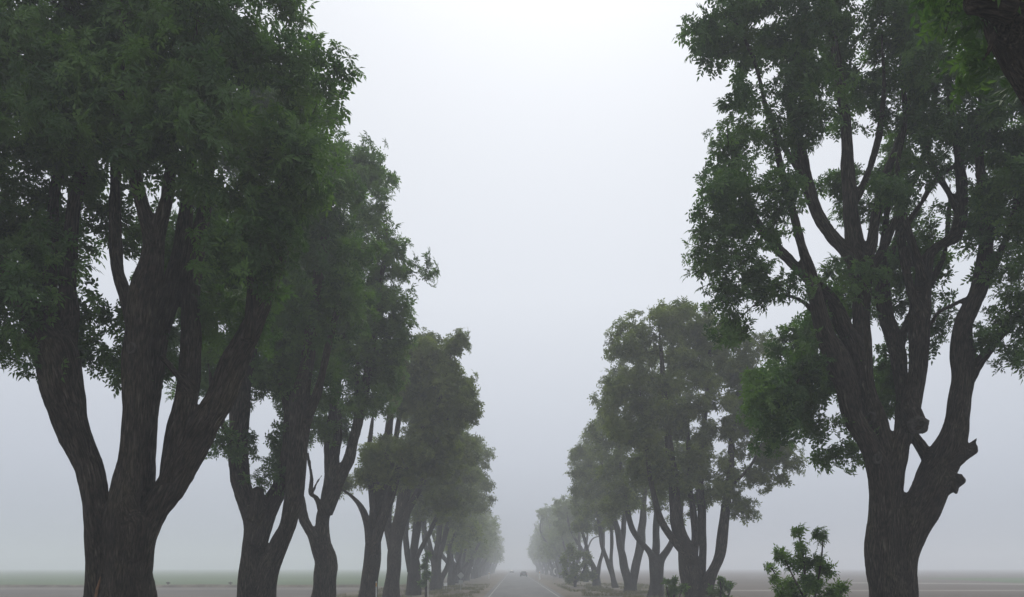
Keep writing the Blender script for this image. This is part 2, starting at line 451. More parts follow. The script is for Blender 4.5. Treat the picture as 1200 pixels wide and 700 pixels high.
# ---------- left row, nearest tree: five stems from one foot
Y = 20.
L1 = [
 px_limb([(116, 800, 66), (116, 740, 50), (115, 690, 42), (113, 640, 38), (109, 590, 38), (104, 550, 40), (88, 500, 44), (72, 450, 52), (62, 410, 58), (50, 388, 46), (34, 362, 40), (8, 325, 32), (-20, 280, 24), (-50, 220, 16)], Y, 0, -1.2),
 px_limb([(70, 420, 34), (80, 374, 29), (80, 330, 23), (85, 260, 19), (97, 190, 16), (105, 130, 13), (112, 60, 9)], Y, -.25, .6),
 px_limb([(60, 400, 20), (58, 330, 18), (60, 260, 15), (66, 210, 13), (84, 150, 11), (92, 100, 8)], Y, -.1, 1.8),
 px_limb([(140, 800, 86), (138, 740, 66), (139, 690, 50), (141, 640, 43), (145, 600, 41), (151, 550, 40), (157, 500, 38), (160, 450, 37), (163, 400, 36), (169, 350, 34), (178, 310, 29), (178, 280, 26), (166, 240, 20), (156, 190, 17), (150, 130, 14), (145, 60, 11), (140, -20, 8)], Y, -.35, -.9),
 px_limb([(179, 300, 20), (186, 262, 18), (194, 235, 16), (202, 190, 13), (216, 120, 11), (228, 50, 8)], Y, -.6, -1.8),
 px_limb([(158, 395, 20), (150, 350, 19), (140, 315, 18), (135, 260, 16), (136, 190, 14), (138, 120, 11), (130, 50, 8)], Y, -.2, 1.4),
 px_limb([(160, 800, 70), (158, 740, 54), (157, 690, 44), (157, 645, 36), (161, 600, 32), (167, 550, 27), (173, 500, 27), (179, 450, 28), (186, 400, 28), (198, 355, 27), (206, 325, 25), (213, 285, 22), (217, 240, 18), (224, 180, 15), (237, 110, 12), (250, 30, 8)], Y, .25, 1.2),
 px_limb([(196, 560, 26), (203, 535, 30), (211, 505, 32), (218, 470, 29), (222, 430, 27), (225, 390, 26), (227, 340, 24), (231, 290, 20), (241, 230, 16), (250, 170, 13), (262, 90, 9)], Y, .2, 2.2),
 px_limb([(162, 800, 60), (154, 740, 52), (153, 690, 42), (162, 648, 41), (178, 610, 41), (197, 570, 43), (214, 540, 43), (235, 505, 42), (255, 470, 40), (272, 430, 37), (290, 395, 33), (304, 365, 30), (316, 335, 26), (326, 305, 22), (334, 270, 18), (346, 215, 13), (354, 150, 10), (358, 90, 7)], Y, 0, 1.2),
 px_limb([(290, 400, 20), (297, 350, 17), (293, 300, 14), (290, 250, 12), (296, 180, 9)], Y, -.5, .5),
 px_limb([(188, 418, 12), (198, 428, 11), (209, 441, 11), (218, 452, 12)], Y, .1, .3, tail=False),
 px_limb([(160, 655, 20), (164, 612, 26), (160, 600, 12)], Y, -.5, -.7, tail=False),
]
A = ellipsoids([(-90, 300, 110, 110, 0), (15, 240, 100, 100, -.5), (10, 345, 60, 60, -1), (-10, 90, 130, 120, 0), (120, 40, 120, 110, 0), (250, 40, 110, 95, -1), (335, 70, 55, 60, -1.5),
 (250, 170, 95, 90, -1.5), (330, 190, 55, 65, -1.5), (120, 180, 75, 60, 2.5), (290, 280, 70, 60, -1.2), (215, 300, 60, 60, 2.5, .8), (95, 300, 40, 55, 2., .6), (60, 130, 80, 60, -2), (200, 110, 80, 70, -2.5),
 (140, 390, 12, 30, 1., 3), (137, 455, 7, 36, 1., 9), (104, 425, 8, 22, .6, 8), (10, 415, 24, 26, -1.2, 3), (-40, 400, 40, 50, -1), (45, 430, 8, 14, -1, 6), (196, 440, 7, 14, 1.2, 8), (115, 385, 22, 25, 1.2, 2.), (250, 380, 40, 40, 2.0, .8), (300, 380, 30, 60, 2, .7),
 (390, 75, 16, 24, -1.5, 3), (375, 140, 22, 16, -1.5, 2), (80, -90, 150, 90, 0), (260, -70, 100, 80, -1), (-120, -20, 100, 140, 0)], Y, 2.2, rng)
L1o = make_tree('huge leafy roadside tree, its foot split into five heavy stems, at the left edge', L1, A, base_of(138, Y), 1, 6400, 'leaf_dark', rng, ROW, voxel=.045)

# ---------- left row, second to sixth
Y = 32.
L2 = [
 px_limb([(297, 748, 56), (297, 715, 42), (297, 690, 36), (297, 655, 32), (297, 620, 31), (290, 590, 28), (282, 560, 25), (279, 530, 24), (280, 500, 24), (284, 465, 24), (290, 420, 22), (296, 370, 18), (300, 310, 15), (305, 240, 11), (310, 160, 8)], Y, 0, 1.5),
 px_limb([(281, 535, 16), (270, 512, 13), (261, 497, 11), (254, 478, 9), (248, 450, 7)], Y, 0, -1.0),
 px_limb([(298, 610, 24), (302, 590, 20), (301, 574, 17)], Y, -.2, -.5, tail=False),
 px_limb([(302, 640, 30), (308, 612, 28), (319, 588, 24), (328, 568, 22), (334, 548, 20), (340, 520, 18), (338, 480, 16), (330, 435, 14), (322, 380, 12), (318, 310, 9)], Y, -.1, 1.4),
 px_limb([(306, 748, 46), (309, 705, 34), (317, 668, 28), (327, 643, 27), (337, 614, 26), (343, 585, 25), (346, 555, 25), (348, 525, 25), (350, 500, 25), (353, 465, 24), (359, 425, 20), (366, 380, 17), (374, 320, 13), (384, 250, 10), (392, 190, 7)], Y, 0, -1.5),
 px_limb([(346, 540, 16), (358, 500, 14), (372, 460, 12), (384, 410, 10), (398, 350, 8)], Y, -.2, -2),
]
A = ellipsoids([(365, 220, 60, 70, -1), (405, 270, 45, 60, -1.5), (350, 320, 85, 85, 0), (320, 420, 75, 60, 1.2), (270, 460, 45, 50, 1), (310, 530, 35, 24, 1, 2), (355, 430, 50, 60, 1), (290, 130, 100, 80, 1), (240, 330, 60, 90, 2), (372, 350, 60, 60, -2),
 (272, 522, 12, 12, -1, 6), (258, 525, 7, 10, -1, 9), (313, 553, 6, 6, -.3, 20), (305, 573, 8, 4, -.4, 15), (345, 490, 20, 30, 1, 2), (200, 420, 50, 50, 2)], Y, 1.5, rng)
make_tree('dark tree in the left row with two stems parting in a narrow V', L2, A, base_of(301, Y), 1, 4800, 'leaf_dark', rng, ROW, voxel=.05)

Y = 42.
L3 = [
 px_limb([(380, 729, 46), (380, 705, 32), (381, 680, 29), (382, 658, 29), (378, 637, 23), (379, 614, 20), (383, 594, 19), (388, 572, 20), (390, 548, 19), (389, 515, 17), (390, 480, 14), (394, 435, 11), (400, 380, 8), (408, 310, 6)], Y, 0, 1),
 px_limb([(383, 602, 17), (397, 566, 18), (408, 541, 17), (414, 515, 15), (421, 488, 13), (429, 450, 11), (438, 400, 9), (446, 340, 7), (452, 280, 5)], Y, -.1, -2),
 px_limb([(374, 655, 16), (366, 630, 15), (357, 610, 14), (352, 588, 13), (346, 560, 11), (340, 520, 9), (336, 470, 7)], Y, -.2, .8),
 px_limb([(378, 606, 9), (375, 592, 9), (370, 583, 7), (364, 577, 6), (365, 560, 5), (362, 540, 4)], Y, -.3, -.9),
 px_limb([(365, 580, 4), (371, 566, 4), (377, 557, 3)], Y, -.7, -1.1),
 px_limb([(390, 560, 12), (397, 510, 9), (396, 460, 8), (402, 410, 6)], Y, -.3, -1),
 px_limb([(414, 520, 9), (418, 480, 7), (419, 440, 6), (424, 390, 5)], Y, -1, -2),
 px_limb([(420, 240, 3.5), (408, 210, 2.6), (405, 188, 1.6), (404, 160, .8)], Y, -1.4, -1.6, 1, False), px_limb([(420, 235, 3.5), (413, 200, 2.6), (420, 178, 1.6), (426, 160, .8)], Y, -1.4, -1.6, 1, False),
]
A = ellipsoids([(415, 215, 42, 50, -.5), (445, 245, 22, 30, -1.5), (430, 310, 45, 55, -1.5), (455, 340, 25, 45, -2), (420, 390, 52, 60, -1), (430, 450, 42, 45, -1), (385, 480, 40, 45, .5), (380, 340, 60, 90, 1), (494, 318, 17, 13, -2.5, 3), (470, 300, 14, 20, -2, 2), (455, 210, 12, 14, -1.5, 3),
 (450, 400, 30, 40, -1.5), (405, 175, 20, 14, -.5, 2), (440, 172, 8, 8, -1.5, 6), (340, 450, 40, 50, 1.), (378, 552, 10, 10, -.8, 3)], Y, 1.4, rng)
make_tree('left-row tree with one trunk that bulges low down and then forks', L3, A, base_of(380, Y), 1, 4200, 'leaf', rng, ROW, voxel=.06, step=.36, kill=.45)

Y = 54.
L4 = [
 px_limb([(430, 715, 30), (431, 695, 23), (434, 662, 22), (437, 636, 22), (441, 605, 21), (445, 575, 17), (450, 535, 13), (457, 490, 10), (466, 440, 7)], Y, 0, .6),
 px_limb([(434, 640, 13), (430, 618, 11), (426, 600, 10), (419, 588, 8), (408, 578, 6), (396, 570, 4)], Y, -.2, -1),
 px_limb([(438, 650, 15), (445, 618, 15), (454, 590, 14), (464, 558, 12), (474, 535, 9), (481, 527, 6), (496, 500, 5), (508, 479, 4.5), (518, 462, 4), (526, 430, 3)], Y, -.3, -2.2),
 px_limb([(462, 565, 8), (478, 548, 6), (493, 538, 5), (508, 522, 4.5), (519, 503, 4), (530, 480, 3)], Y, -1, -2.6),
 px_limb([(440, 620, 11), (436, 580, 9), (432, 540, 7), (436, 500, 5)], Y, -.3, -1.4),
 px_limb([(446, 600, 11), (456, 560, 9), (463, 515, 7), (472, 470, 5), (484, 420, 4)], Y, 0, 1.4),
]
A = ellipsoids([(525, 420, 28, 30, -2), (500, 450, 50, 45, -.5), (525, 480, 34, 45, -2), (480, 425, 30, 30, .5), (470, 535, 50, 32, -2), (436, 552, 22, 20, -2.2), (505, 530, 42, 35, -1), (400, 573, 10, 5, -1, 8), (548, 460, 10, 22, -2.2, 2), (495, 400, 20, 14, 0, 2), (540, 400, 10, 12, -2, 3), (412, 565, 10, 10, -1, 3)], Y, 1.0, rng)
make_tree('left-row tree with two long pale bare branches crossing its crown', L4, A, base_of(431, Y), 2, 3600, 'leaf_olive', rng, ROW, step=.42, kill=.5, tip=.010)

Y = 66.
L5 = [
 px_limb([(459, 706, 26), (459, 690, 20), (459, 672, 18), (462, 642, 19), (468, 612, 19), (475, 582, 16), (482, 545, 12), (492, 500, 8), (504, 450, 5)], Y, 0, -.5),
 px_limb([(461, 655, 12), (456, 628, 12), (455, 600, 10), (458, 560, 8), (464, 510, 6)], Y, 0, 1),
 px_limb([(466, 625, 12), (480, 596, 11), (492, 572, 9), (506, 540, 7), (520, 500, 5)], Y, -.2, -2),
]
A = ellipsoids([(520, 490, 32, 45, -1), (495, 540, 45, 40, 0), (540, 520, 20, 40, -2), (500, 470, 40, 45, 1), (520, 570, 30, 28, -1), (465, 560, 30, 30, .5)], Y, .8, rng)
make_tree('left-row tree whose trunk nearly touches its neighbour by the white marker post', L5, A, base_of(459, Y), 2, 2600, 'leaf_olive', rng, ROW, step=.45, kill=.55, tip=.011)

Y = 79.
L6 = [
 px_limb([(484, 699, 22), (484, 690, 19), (484, 672, 17), (486, 645, 12), (488, 620, 11), (491, 595, 9), (496, 560, 7), (504, 520, 5)], Y, 0, .6),
 px_limb([(481, 670, 9), (477, 645, 8), (476, 618, 8), (478, 580, 6), (484, 540, 4)], Y, 0, 1.5),
 px_limb([(488, 655, 8), (497, 637, 7), (505, 620, 7), (513, 603, 6), (522, 580, 5), (534, 545, 3.5)], Y, -.2, -1.6),
]
A = ellipsoids([(535, 530, 22, 34, -1.5), (515, 550, 35, 40, 0), (545, 560, 18, 35, -2), (510, 590, 30, 22, -1), (490, 560, 30, 40, .5), (530, 590, 25, 22, -1.5)], Y, .6, rng)
make_tree('left-row tree with a branch slanting right above the slim conical sapling', L6, A, base_of(484, Y), 3, 2300, 'leaf_olive', rng, ROW, step=.5, kill=.6, tip=.013, bark='bark_far')

Y = 96.
L7 = [
 px_limb([(511, 692, 17), (510, 680, 12), (509, 664, 10), (505, 645, 7), (500, 628, 6), (495, 612, 5), (492, 590, 4)], Y, 0, 0),
 px_limb([(511, 670, 8), (517, 645, 7), (524, 618, 7), (532, 588, 6), (542, 550, 4.5), (554, 520, 3)], Y, 0, -1.),
 px_limb([(510, 668, 8), (512, 640, 7), (517, 610, 6), (522, 570, 5), (530, 530, 3.5)], Y, 0, 1.),
]
A = ellipsoids([(558, 535, 22, 28, -1), (540, 560, 32, 36, 0), (572, 520, 10, 9, -1, 3), (566, 570, 16, 34, -2), (545, 600, 30, 22, -1), (515, 590, 28, 28, 1)], Y, .5, rng)
make_tree('misty tall left-row tree with a ragged top corner, last with visible limbs', L7, A, base_of(511, Y), 3, 2200, 'leaf_olive', rng, ROW, step=.55, kill=.65, tip=.015, bark='bark_far')

# ---------- right row, nearest tree in full view
Y = 27.
R1 = [
 px_limb([(1030, 765, 62), (1034, 730, 44), (1034, 695, 38), (1032, 640, 36), (1032, 590, 33), (1028, 552, 30), (1017, 520, 29), (1001, 486, 30), (990, 448, 29), (977, 411, 30), (967, 390, 25), (958, 356, 19), (950, 320, 16), (937, 280, 14), (924, 230, 12), (912, 180, 9)], Y, -.1, -1.5, .9),
 px_limb([(1008, 440, 20), (1000, 408, 22), (981, 365, 24), (955, 333, 24), (930, 310, 20), (905, 285, 16), (884, 255, 12), (868, 215, 9), (855, 160, 6)], Y, .1, -2.6, .9),
 px_limb([(1046, 765, 66), (1045, 730, 52), (1044, 690, 44), (1042, 640, 40), (1041, 590, 35), (1038, 545, 31), (1032, 515, 28), (1025, 486, 27), (1014, 449, 24), (1010, 411, 23), (1009, 374, 23), (1010, 340, 25), (1008, 312, 27), (1001, 282, 22), (997, 240, 20), (995, 200, 18), (992, 150, 15), (985, 100, 13), (976, 45, 10), (968, -20, 7)], Y, -.15, .6, .9),
 px_limb([(1006, 322, 22), (994, 298, 22), (975, 275, 21), (957, 248, 18), (942, 205, 17), (932, 155, 16), (928, 95, 12), (942, 35, 9), (950, -30, 6)], Y, 0, -1.2, .9),
 px_limb([(1012, 318, 15), (1021, 290, 14), (1027, 255, 13), (1034, 215, 11), (1046, 180, 10), (1060, 140, 8), (1072, 80, 6)], Y, .1, .8, .9),
 px_limb([(1048, 600, 26), (1053, 555, 22), (1058, 505, 20), (1056, 455, 19), (1051, 415, 21), (1043, 386, 21), (1036, 360, 18), (1033, 330, 14), (1035, 290, 11), (1041, 240, 9), (1048, 180, 6)], Y, .35, 1.8, .9),
 px_limb([(1047, 400, 13), (1041, 355, 11), (1040, 320, 10), (1048, 285, 8), (1060, 240, 5)], Y, .8, 2.5, .9),
 px_limb([(1044, 585, 26), (1050, 540, 25), (1060, 505, 25), (1069, 478, 24), (1075, 445, 22), (1077, 411, 24), (1079, 374, 27), (1082, 337, 23), (1084, 310, 20), (1091, 296, 18), (1106, 285, 18), (1120, 275, 18), (1127, 250, 16), (1127, 215, 14), (1122, 175, 10), (1112, 110, 7)], Y, -.2, 1.0, .9),
 px_limb([(1068, 478, 22), (1075, 496, 23), (1077, 504, 20)], Y, -.35, -.75, .9, False),
 px_limb([(1077, 365, 15), (1066, 332, 12), (1058, 297, 11), (1059, 272, 10), (1078, 242, 9), (1092, 218, 9), (1110, 200, 8), (1135, 185, 7), (1170, 160, 5)], Y, .0, 1.4, .9),
 px_limb([(1058, 765, 54), (1056, 725, 46), (1057, 690, 38), (1060, 655, 38), (1069, 620, 44), (1084, 588, 50), (1097, 558, 50), (1108, 532, 45), (1116, 507, 36), (1121, 486, 32), (1127, 449, 31), (1128, 415, 27), (1131, 376, 23), (1146, 338, 22), (1154, 305, 20), (1159, 270, 18), (1155, 230, 15), (1148, 185, 13), (1150, 130, 11), (1160, 70, 8), (1165, 0, 5)], Y, 0, -.5, .9),
 px_limb([(1108, 545, 34), (1126, 532, 28), (1139, 525, 25), (1143, 523, 22)], Y, -.1, -.3, .9, False),
 px_limb([(1100, 575, 34), (1116, 565, 28), (1123, 563, 24), (1127, 566, 16)], Y, -.1, -.5, .9, False),
 px_limb([(1128, 455, 24), (1144, 431, 20), (1160, 410, 18), (1175, 390, 16), (1190, 373, 15), (1215, 350, 13), (1240, 315, 10), (1262, 270, 7)], Y, -.1, -1., .9),
 px_limb([(1136, 425, 12), (1141, 412, 9), (1144, 404, 4)], Y, -.15, -.3, .9, False),
 px_limb([(1138, 522, 8), (1143, 516, 5), (1145, 513, 2)], Y, -.3, -.35, 1, False), px_limb([(1138, 530, 9), (1144, 530, 6), (1147, 531, 2)], Y, -.3, -.4, 1, False), px_limb([(1119, 570, 10), (1120, 576, 6), (1121, 579, 3)], Y, -.45, -.5, 1, False),
 px_limb([(1068, 505, 15), (1079, 522, 16), (1092, 542, 18)], Y, .3, .2, .9, False),
 px_limb([(1012, 335, 13), (1036, 290, 11), (1058, 240, 9), (1078, 195, 8), (1092, 140, 6), (1098, 80, 5)], Y, 0.3, 1.6, 1.),
 px_limb([(1083, 330, 13), (1070, 290, 11), (1058, 250, 9), (1052, 200, 7), (1060, 140, 6), (1056, 80, 4)], Y, 0, -0.8, 1.),
 px_limb([(1127, 255, 11), (1110, 222, 9), (1090, 190, 8), (1078, 140, 6), (1082, 85, 4)], Y, 0.6, 1.8, 1.),
 px_limb([(1146, 340, 12), (1168, 305, 10), (1186, 262, 9), (1196, 210, 7), (1210, 150, 5)], Y, 0, -0.6, 1.),
 px_limb([(997, 248, 11), (1014, 212, 9), (1028, 165, 8), (1036, 110, 6), (1034, 50, 4)], Y, 0.4, -0.6, 1.),
 px_limb([(942, 210, 10), (918, 172, 8), (898, 125, 7), (884, 70, 5), (862, 25, 4)], Y, -0.6, -2.2, 1.),
 px_limb([(962, 375, 10), (938, 352, 8), (910, 346, 7), (884, 358, 5), (862, 378, 4)], Y, -0.4, -2.2, 1.),
 px_limb([(1052, 420, 10), (1066, 372, 9), (1092, 330, 8), (1108, 290, 6), (1112, 240, 5)], Y, 1.0, 2.4, 1.),
 px_limb([(986, 440, 10), (962, 428, 8), (940, 440, 6), (922, 470, 5)], Y, -0.3, -1.2, 1.),
 px_limb([(1155, 225, 12), (1172, 205, 11), (1190, 188, 10), (1220, 160, 8), (1250, 120, 5)], Y, -.4, -1.5, .9),
 px_limb([(1130, 350, 8), (1115, 358, 8), (1100, 366, 7), (1093, 378, 6)], Y, -.1, .4, .9),
]
A = ellipsoids([(860, 35, 55, 45, -2), (930, 50, 70, 60, -1), (1030, 50, 85, 70, .5, .6), (1110, 60, 60, 60, 0, .55), (875, 125, 45, 45, -2.2), (935, 150, 60, 50, -1.5), (826, 250, 34, 42, -2.8, 1.3), (880, 250, 60, 60, -2.4, 1.3), (915, 220, 50, 50, -2), (845, 310, 40, 40, -2.8), (900, 320, 45, 45, -2.5),
 (895, 210, 40, 40, -3.4, 1.3), (868, 285, 42, 34, -3.7, 1.3), (850, 200, 26, 36, -3, 1.4), (960, 110, 50, 50, -2.4, .9), (1090, 90, 50, 40, -2.2, .4), (895, 475, 34, 44, -2.2, 1.3), (905, 520, 22, 30, -1.8, 1.4), (868, 345, 30, 26, -3.2, 1.2), (856, 160, 22, 24, -2.8, 1.6), (850, 395, 26, 36, -2.6, 1.3), (880, 375, 36, 36, -2.2, 1.2), (925, 420, 32, 45, 1.8, 1.2), (915, 480, 26, 40, .8, 1.3), (950, 492, 22, 30, .9, 1.5), (938, 440, 22, 32, -.6, 1.8), (925, 470, 26, 36, -1.6, 1.8), (905, 500, 20, 30, -1.4, 1.5), (935, 395, 18, 26, -1.8, 1.6), (968, 535, 9, 20, .8, 4), (846, 150, 22, 26, -2.6, 2.5),
 (1030, 200, 90, 80, 2.4, .28), (1090, 150, 70, 60, 1.5, .35), (1130, 150, 60, 60, -1, .3), (1065, 310, 60, 70, 2.6, .4), (1110, 270, 60, 60, 1.2, .35), (1020, 260, 50, 60, -1.6, .25), (1165, 230, 40, 60, .5, .5), (1180, 250, 50, 70, -1), (1190, 320, 40, 40, -1.2), (1170, 140, 50, 70, -1),
 (1195, 410, 16, 36, -1.2, 4), (1165, 372, 20, 12, -1, 2), (1112, 385, 16, 22, 1, 2.5), (1095, 405, 10, 14, 1, 5), (1032, 450, 10, 45, 2.2, 4), (1050, 345, 40, 40, 2.5, .5), (1105, 330, 30, 30, 2, .8), (960, 430, 20, 40, 1.5, 1.3), (975, 360, 24, 30, 2, .8),
 (1143, 513, 5, 8, -.3, 30), (1141, 478, 4, 7, -.3, 25), (900, -60, 100, 60, -1), (1050, -80, 140, 70, 0), (1180, -50, 90, 80, 0), (1250, 180, 50, 110, -.5), (1260, 340, 40, 60, -.5), (1150, 60, 50, 50, -1.5), (820, 60, 14, 20, -2, 4), (812, 30, 10, 12, -2, 4)], Y, 1.9, rng)
R1o = make_tree('big open-crowned tree with sinuous spreading limbs and lopped stubs, right of road', R1, A, base_of(1045, Y), 1, 7800, 'leaf_dark', rng, ROW, voxel=.05)
# old pruning scars on its limbs
from mathutils.bvhtree import BVHTree
def surface(root):
    me = [c for c in root.children if c.name.startswith('trunk')][0].data
    return BVHTree.FromPolygons([v.co[:] for v in me.vertices], [p.vertices[:] for p in me.polygons])
def hit(bvh, root, px, py):
    o = Vector((0, 0, CAMH)) - root.location; d = Vector(P(px, py, 20.)) - Vector((0, 0, CAMH)); d.normalize()
    loc, nrm, _, _ = bvh.ray_cast(o, d); return loc, nrm
def knot(root, bvh, px, py, rad, name='pruning_scar'):
    """a healed ring of bark round the end of a limb sawn off long ago"""
    c, nrm = hit(bvh, root, px, py)
    if c is None: return
    if nrm.y > 0: nrm = -nrm
    u = nrm.cross(Vector((0, 0, 1))).normalized(); v = u.cross(nrm).normalized()
    th = np.linspace(0, 2 * math.pi, 19)[:-1]; V = []
    prof = [(1.5, -.25), (1.25, .12), (1.05, .26), (.85, .16), (.66, -.12), (.4, -.05), (.15, -.02)]
    for k, (rr, h) in enumerate(prof):
        for t in th:
            q = 1 + .10 * math.sin(2 * t + px) + .07 * math.sin(5 * t + k * .4) + .05 * math.sin(9 * t + py)
            V.append(c + u * (math.cos(t) * rad * rr * q) + v * (math.sin(t) * rad * rr * q * 1.15) + nrm * (h * rad * (1 + .3 * math.sin(3 * t + k))))
    n = len(th); Q = [(k * n + i, k * n + (i + 1) % n, (k + 1) * n + (i + 1) % n, (k + 1) * n + i) for k in range(len(prof) - 1) for i in range(n)]
    V.append(c - nrm * .02 * rad); T = [((len(prof) - 1) * n + i, (len(prof) - 1) * n + (i + 1) % n, len(V) - 1) for i in range(n)]
    mb = MB(); mb.add(V, Q, T); return mb.build(name, M['cutwood'], root, True)
b1 = surface(R1o)
for px, py, rad in ((1020, 490, .13), (1029, 537, .11), (1076, 499, .19)): knot(R1o, b1, px, py, rad)
b1 = surface(L1o)
for px, py, rad in ((154, 408, .085),): knot(L1o, b1, px, py, rad)
mb = MB(); V = []
for k, (px, py, w_) in enumerate([(109, 735, .03), (111, 715, .045), (112, 700, .05), (114, 690, .04), (116, 682, .025), (118, 676, .01)]):
    c, nrm = hit(b1, L1o, px, py)
    if c is None: continue
    if nrm.y > 0: nrm = -nrm
    u = nrm.cross(Vector((0, 0, 1))).normalized()
    for sx, h in ((-1, -.02), (-.6, .018), (.5, .022), (1, -.02)): V.append(c + u * sx * w_ * (1 + .2 * math.sin(k * 2.3 + sx)) + nrm * h)
mb.add(V, [(i * 4 + j, i * 4 + j + 1, i * 4 + j + 5, i * 4 + j + 4) for i in range(len(V) // 4 - 1) for j in range(3)])
tag(mb.build('bark_scar', M['scar'], L1o, True), 'raw orange-brown strip where bark is torn off')

# ---------- right row, the nearest tree: only its heavy leaning limb reaches into view
Y = 11.
tb = np.array([12.0, Y, 0.])
def wl(rows): return np.array(rows, float)
l0 = px_limb([(1400, 296, 100), (1314, 186, 94), (1256, 96, 90), (1225, 46, 86), (1203, 10, 82), (1188, -24, 78), (1166, -84, 68), (1142, -170, 54)], Y, 0, .6, 1.0, False, False)
R0 = [np.vstack([[12.0, Y, -.1, .85], [11.9, Y, .8, .72], [11.6, Y, 2.4, .64], [10.4, Y, 4.5, .58], l0, [4.6, Y + .6, 13.2, .2], [4.0, Y + .5, 15.0, .1]]),
      wl([[12, Y, -.1, .7], [12.2, Y + .2, 1.6, .62], [12.6, Y + .4, 4, .5], [12.9, Y + .8, 7, .4], [12.5, Y + 1, 10, .28], [12, Y + 1, 13.5, .14]]),
      wl([[12, Y, .5, .5], [11.6, Y - .4, 3, .45], [10.8, Y - 1.2, 6, .36], [10, Y - 1.6, 9.5, .25], [9.4, Y - 1.8, 13, .12]]),
      px_limb([(1190, 8, 56), (1160, 2, 50), (1142, 2, 46), (1134, 2, 42)], Y, -.1, -.1, tail=False),
      px_limb([(1250, 120, 50), (1236, 60, 40), (1226, 0, 34), (1222, -90, 26), (1215, -220, 16)], Y, .1, 1.2), px_limb([(1166, 40, 14), (1158, 62, 8), (1152, 70, 4)], Y, -.3, -.4), px_limb([(1150, -20, 22), (1120, -50, 15), (1085, -95, 10)], Y, -.1, -.6)]
def ell_w(rows, dens, rg):
    out = []
    for x, y, z, a, b, c in rows:
        n = int(dens * 4.19 * a * b * c); q = rg.normal(size=(n, 3)); q /= np.linalg.norm(q, axis=1, keepdims=True); q *= rg.uniform(0, 1, (n, 1)) ** (1 / 3)
        out.append(np.array([x, y, z]) + q * np.array([a, b, c]))
    return np.concatenate(out)
A = ell_w([(6.2, Y + .5, 14.5, 2.6, 2.8, 2.2), (9.5, Y + .5, 15.5, 3, 3, 2.4), (12.5, Y + .5, 13.5, 2.8, 3, 3), (9.5, Y - 1.8, 13, 2.4, 2.2, 2.2), (14.4, Y, 10, 1.8, 2.5, 2.2)], 1.3, rng)
A = np.concatenate([A, ellipsoids([(1098, 45, 22, 26, 1.9, 8, .5), (1088, 5, 24, 18, 1.8, 6, .5), (1150, 108, 14, 14, 2.0, 9, .4), (1130, -40, 40, 20, .2, 3, .6)], Y, 2.5, rng, .01)])
make_tree('nearest right tree, only its massive leaning limb showing in the top corner', R0, A, tb, 1, 1900, 'leaf_dark', rng, ROW, voxel=.045, minz=8.2)

# ---------- right row, second to seventh in view
Y = 54.
R2 = [
 px_limb([(816, 716, 38), (815, 698, 30), (811, 675, 29), (804, 650, 25), (798, 628, 21), (793, 600, 17), (789, 565, 14), (784, 520, 11), (778, 460, 8), (774, 410, 5)], Y, 0, -1),
 px_limb([(822, 716, 30), (822, 696, 22), (823, 665, 12), (823, 632, 11), (822, 600, 11), (821, 565, 9), (823, 525, 8), (828, 470, 6), (832, 410, 4)], Y, .2, .8),
 px_limb([(828, 716, 28), (828, 692, 22), (836, 670, 16), (844, 650, 15), (848, 626, 14), (850, 604, 13), (853, 582, 11), (860, 566, 9), (870, 557, 7), (879, 547, 5), (888, 530, 3.5)], Y, -.1, -1.),
 px_limb([(852, 590, 10), (856, 550, 9), (858, 505, 7), (866, 455, 5), (874, 410, 3.5)], Y, -.4, .6),
 px_limb([(806, 655, 14), (790, 634, 12), (776, 612, 10), (766, 580, 8), (758, 530, 6), (752, 480, 4)], Y, -.2, -2.),
 px_limb([(812, 650, 12), (815, 625, 10), (812, 600, 9), (808, 560, 7), (806, 500, 5)], Y, .2, 1.8),
]
A = ellipsoids([(790, 380, 55, 22, 0, 1.1), (765, 420, 48, 45, -1.5), (835, 415, 55, 45, .5, .95), (890, 440, 38, 45, .5, .8), (912, 505, 32, 45, -.4, 1), (900, 556, 32, 22, -.6, 1.2), (932, 548, 12, 18, -.8, 2), (755, 490, 50, 55, -2), (830, 480, 65, 50, 0, .8), (890, 505, 34, 36, -.5, .9), (800, 555, 70, 34, 0), (725, 450, 22, 36, -1.5), (878, 600, 7, 14, -1, 9), (868, 585, 6, 14, -.8, 6), (905, 550, 26, 20, -1), (790, 610, 20, 16, .5, 1.2), (735, 385, 22, 20, -1), (820, 590, 18, 14, 1, 2), (925, 545, 14, 16, -1, 3)], Y, 1.0, rng)
make_tree('broad right tree with three stems and elbowed outer branch between two sprouts', R2, A, base_of(821, Y), 2, 5200, 'leaf_olive', rng, ROW, step=.42, kill=.5, tip=.010)

Y = 73.
R3 = [
 px_limb([(769, 703, 26), (769, 692, 19), (769, 672, 17), (766, 656, 13), (758, 643, 10), (747, 631, 9), (739, 614, 8), (732, 580, 6), (726, 530, 4)], Y, 0, -1.5),
 px_limb([(771, 675, 15), (776, 655, 12), (784, 642, 10), (791, 626, 9), (797, 600, 7), (802, 560, 5), (806, 510, 3)], Y, 0, 1),
 px_limb([(769, 670, 13), (769, 635, 10), (770, 600, 8), (772, 560, 6), (770, 500, 4)], Y, .2, .8),
]
A = ellipsoids([(735, 440, 34, 45, -1), (715, 490, 34, 40, -2), (750, 540, 55, 42, -1), (740, 585, 45, 26, -1.5), (790, 540, 40, 45, 1), (770, 450, 45, 50, 1)], Y, .7, rng)
make_tree('upright tree with a Y-shaped fork, beyond the small sprout on the right', R3, A, base_of(769, Y), 3, 2800, 'leaf_olive', rng, ROW, step=.5, kill=.6, tip=.013, bark='bark_far')

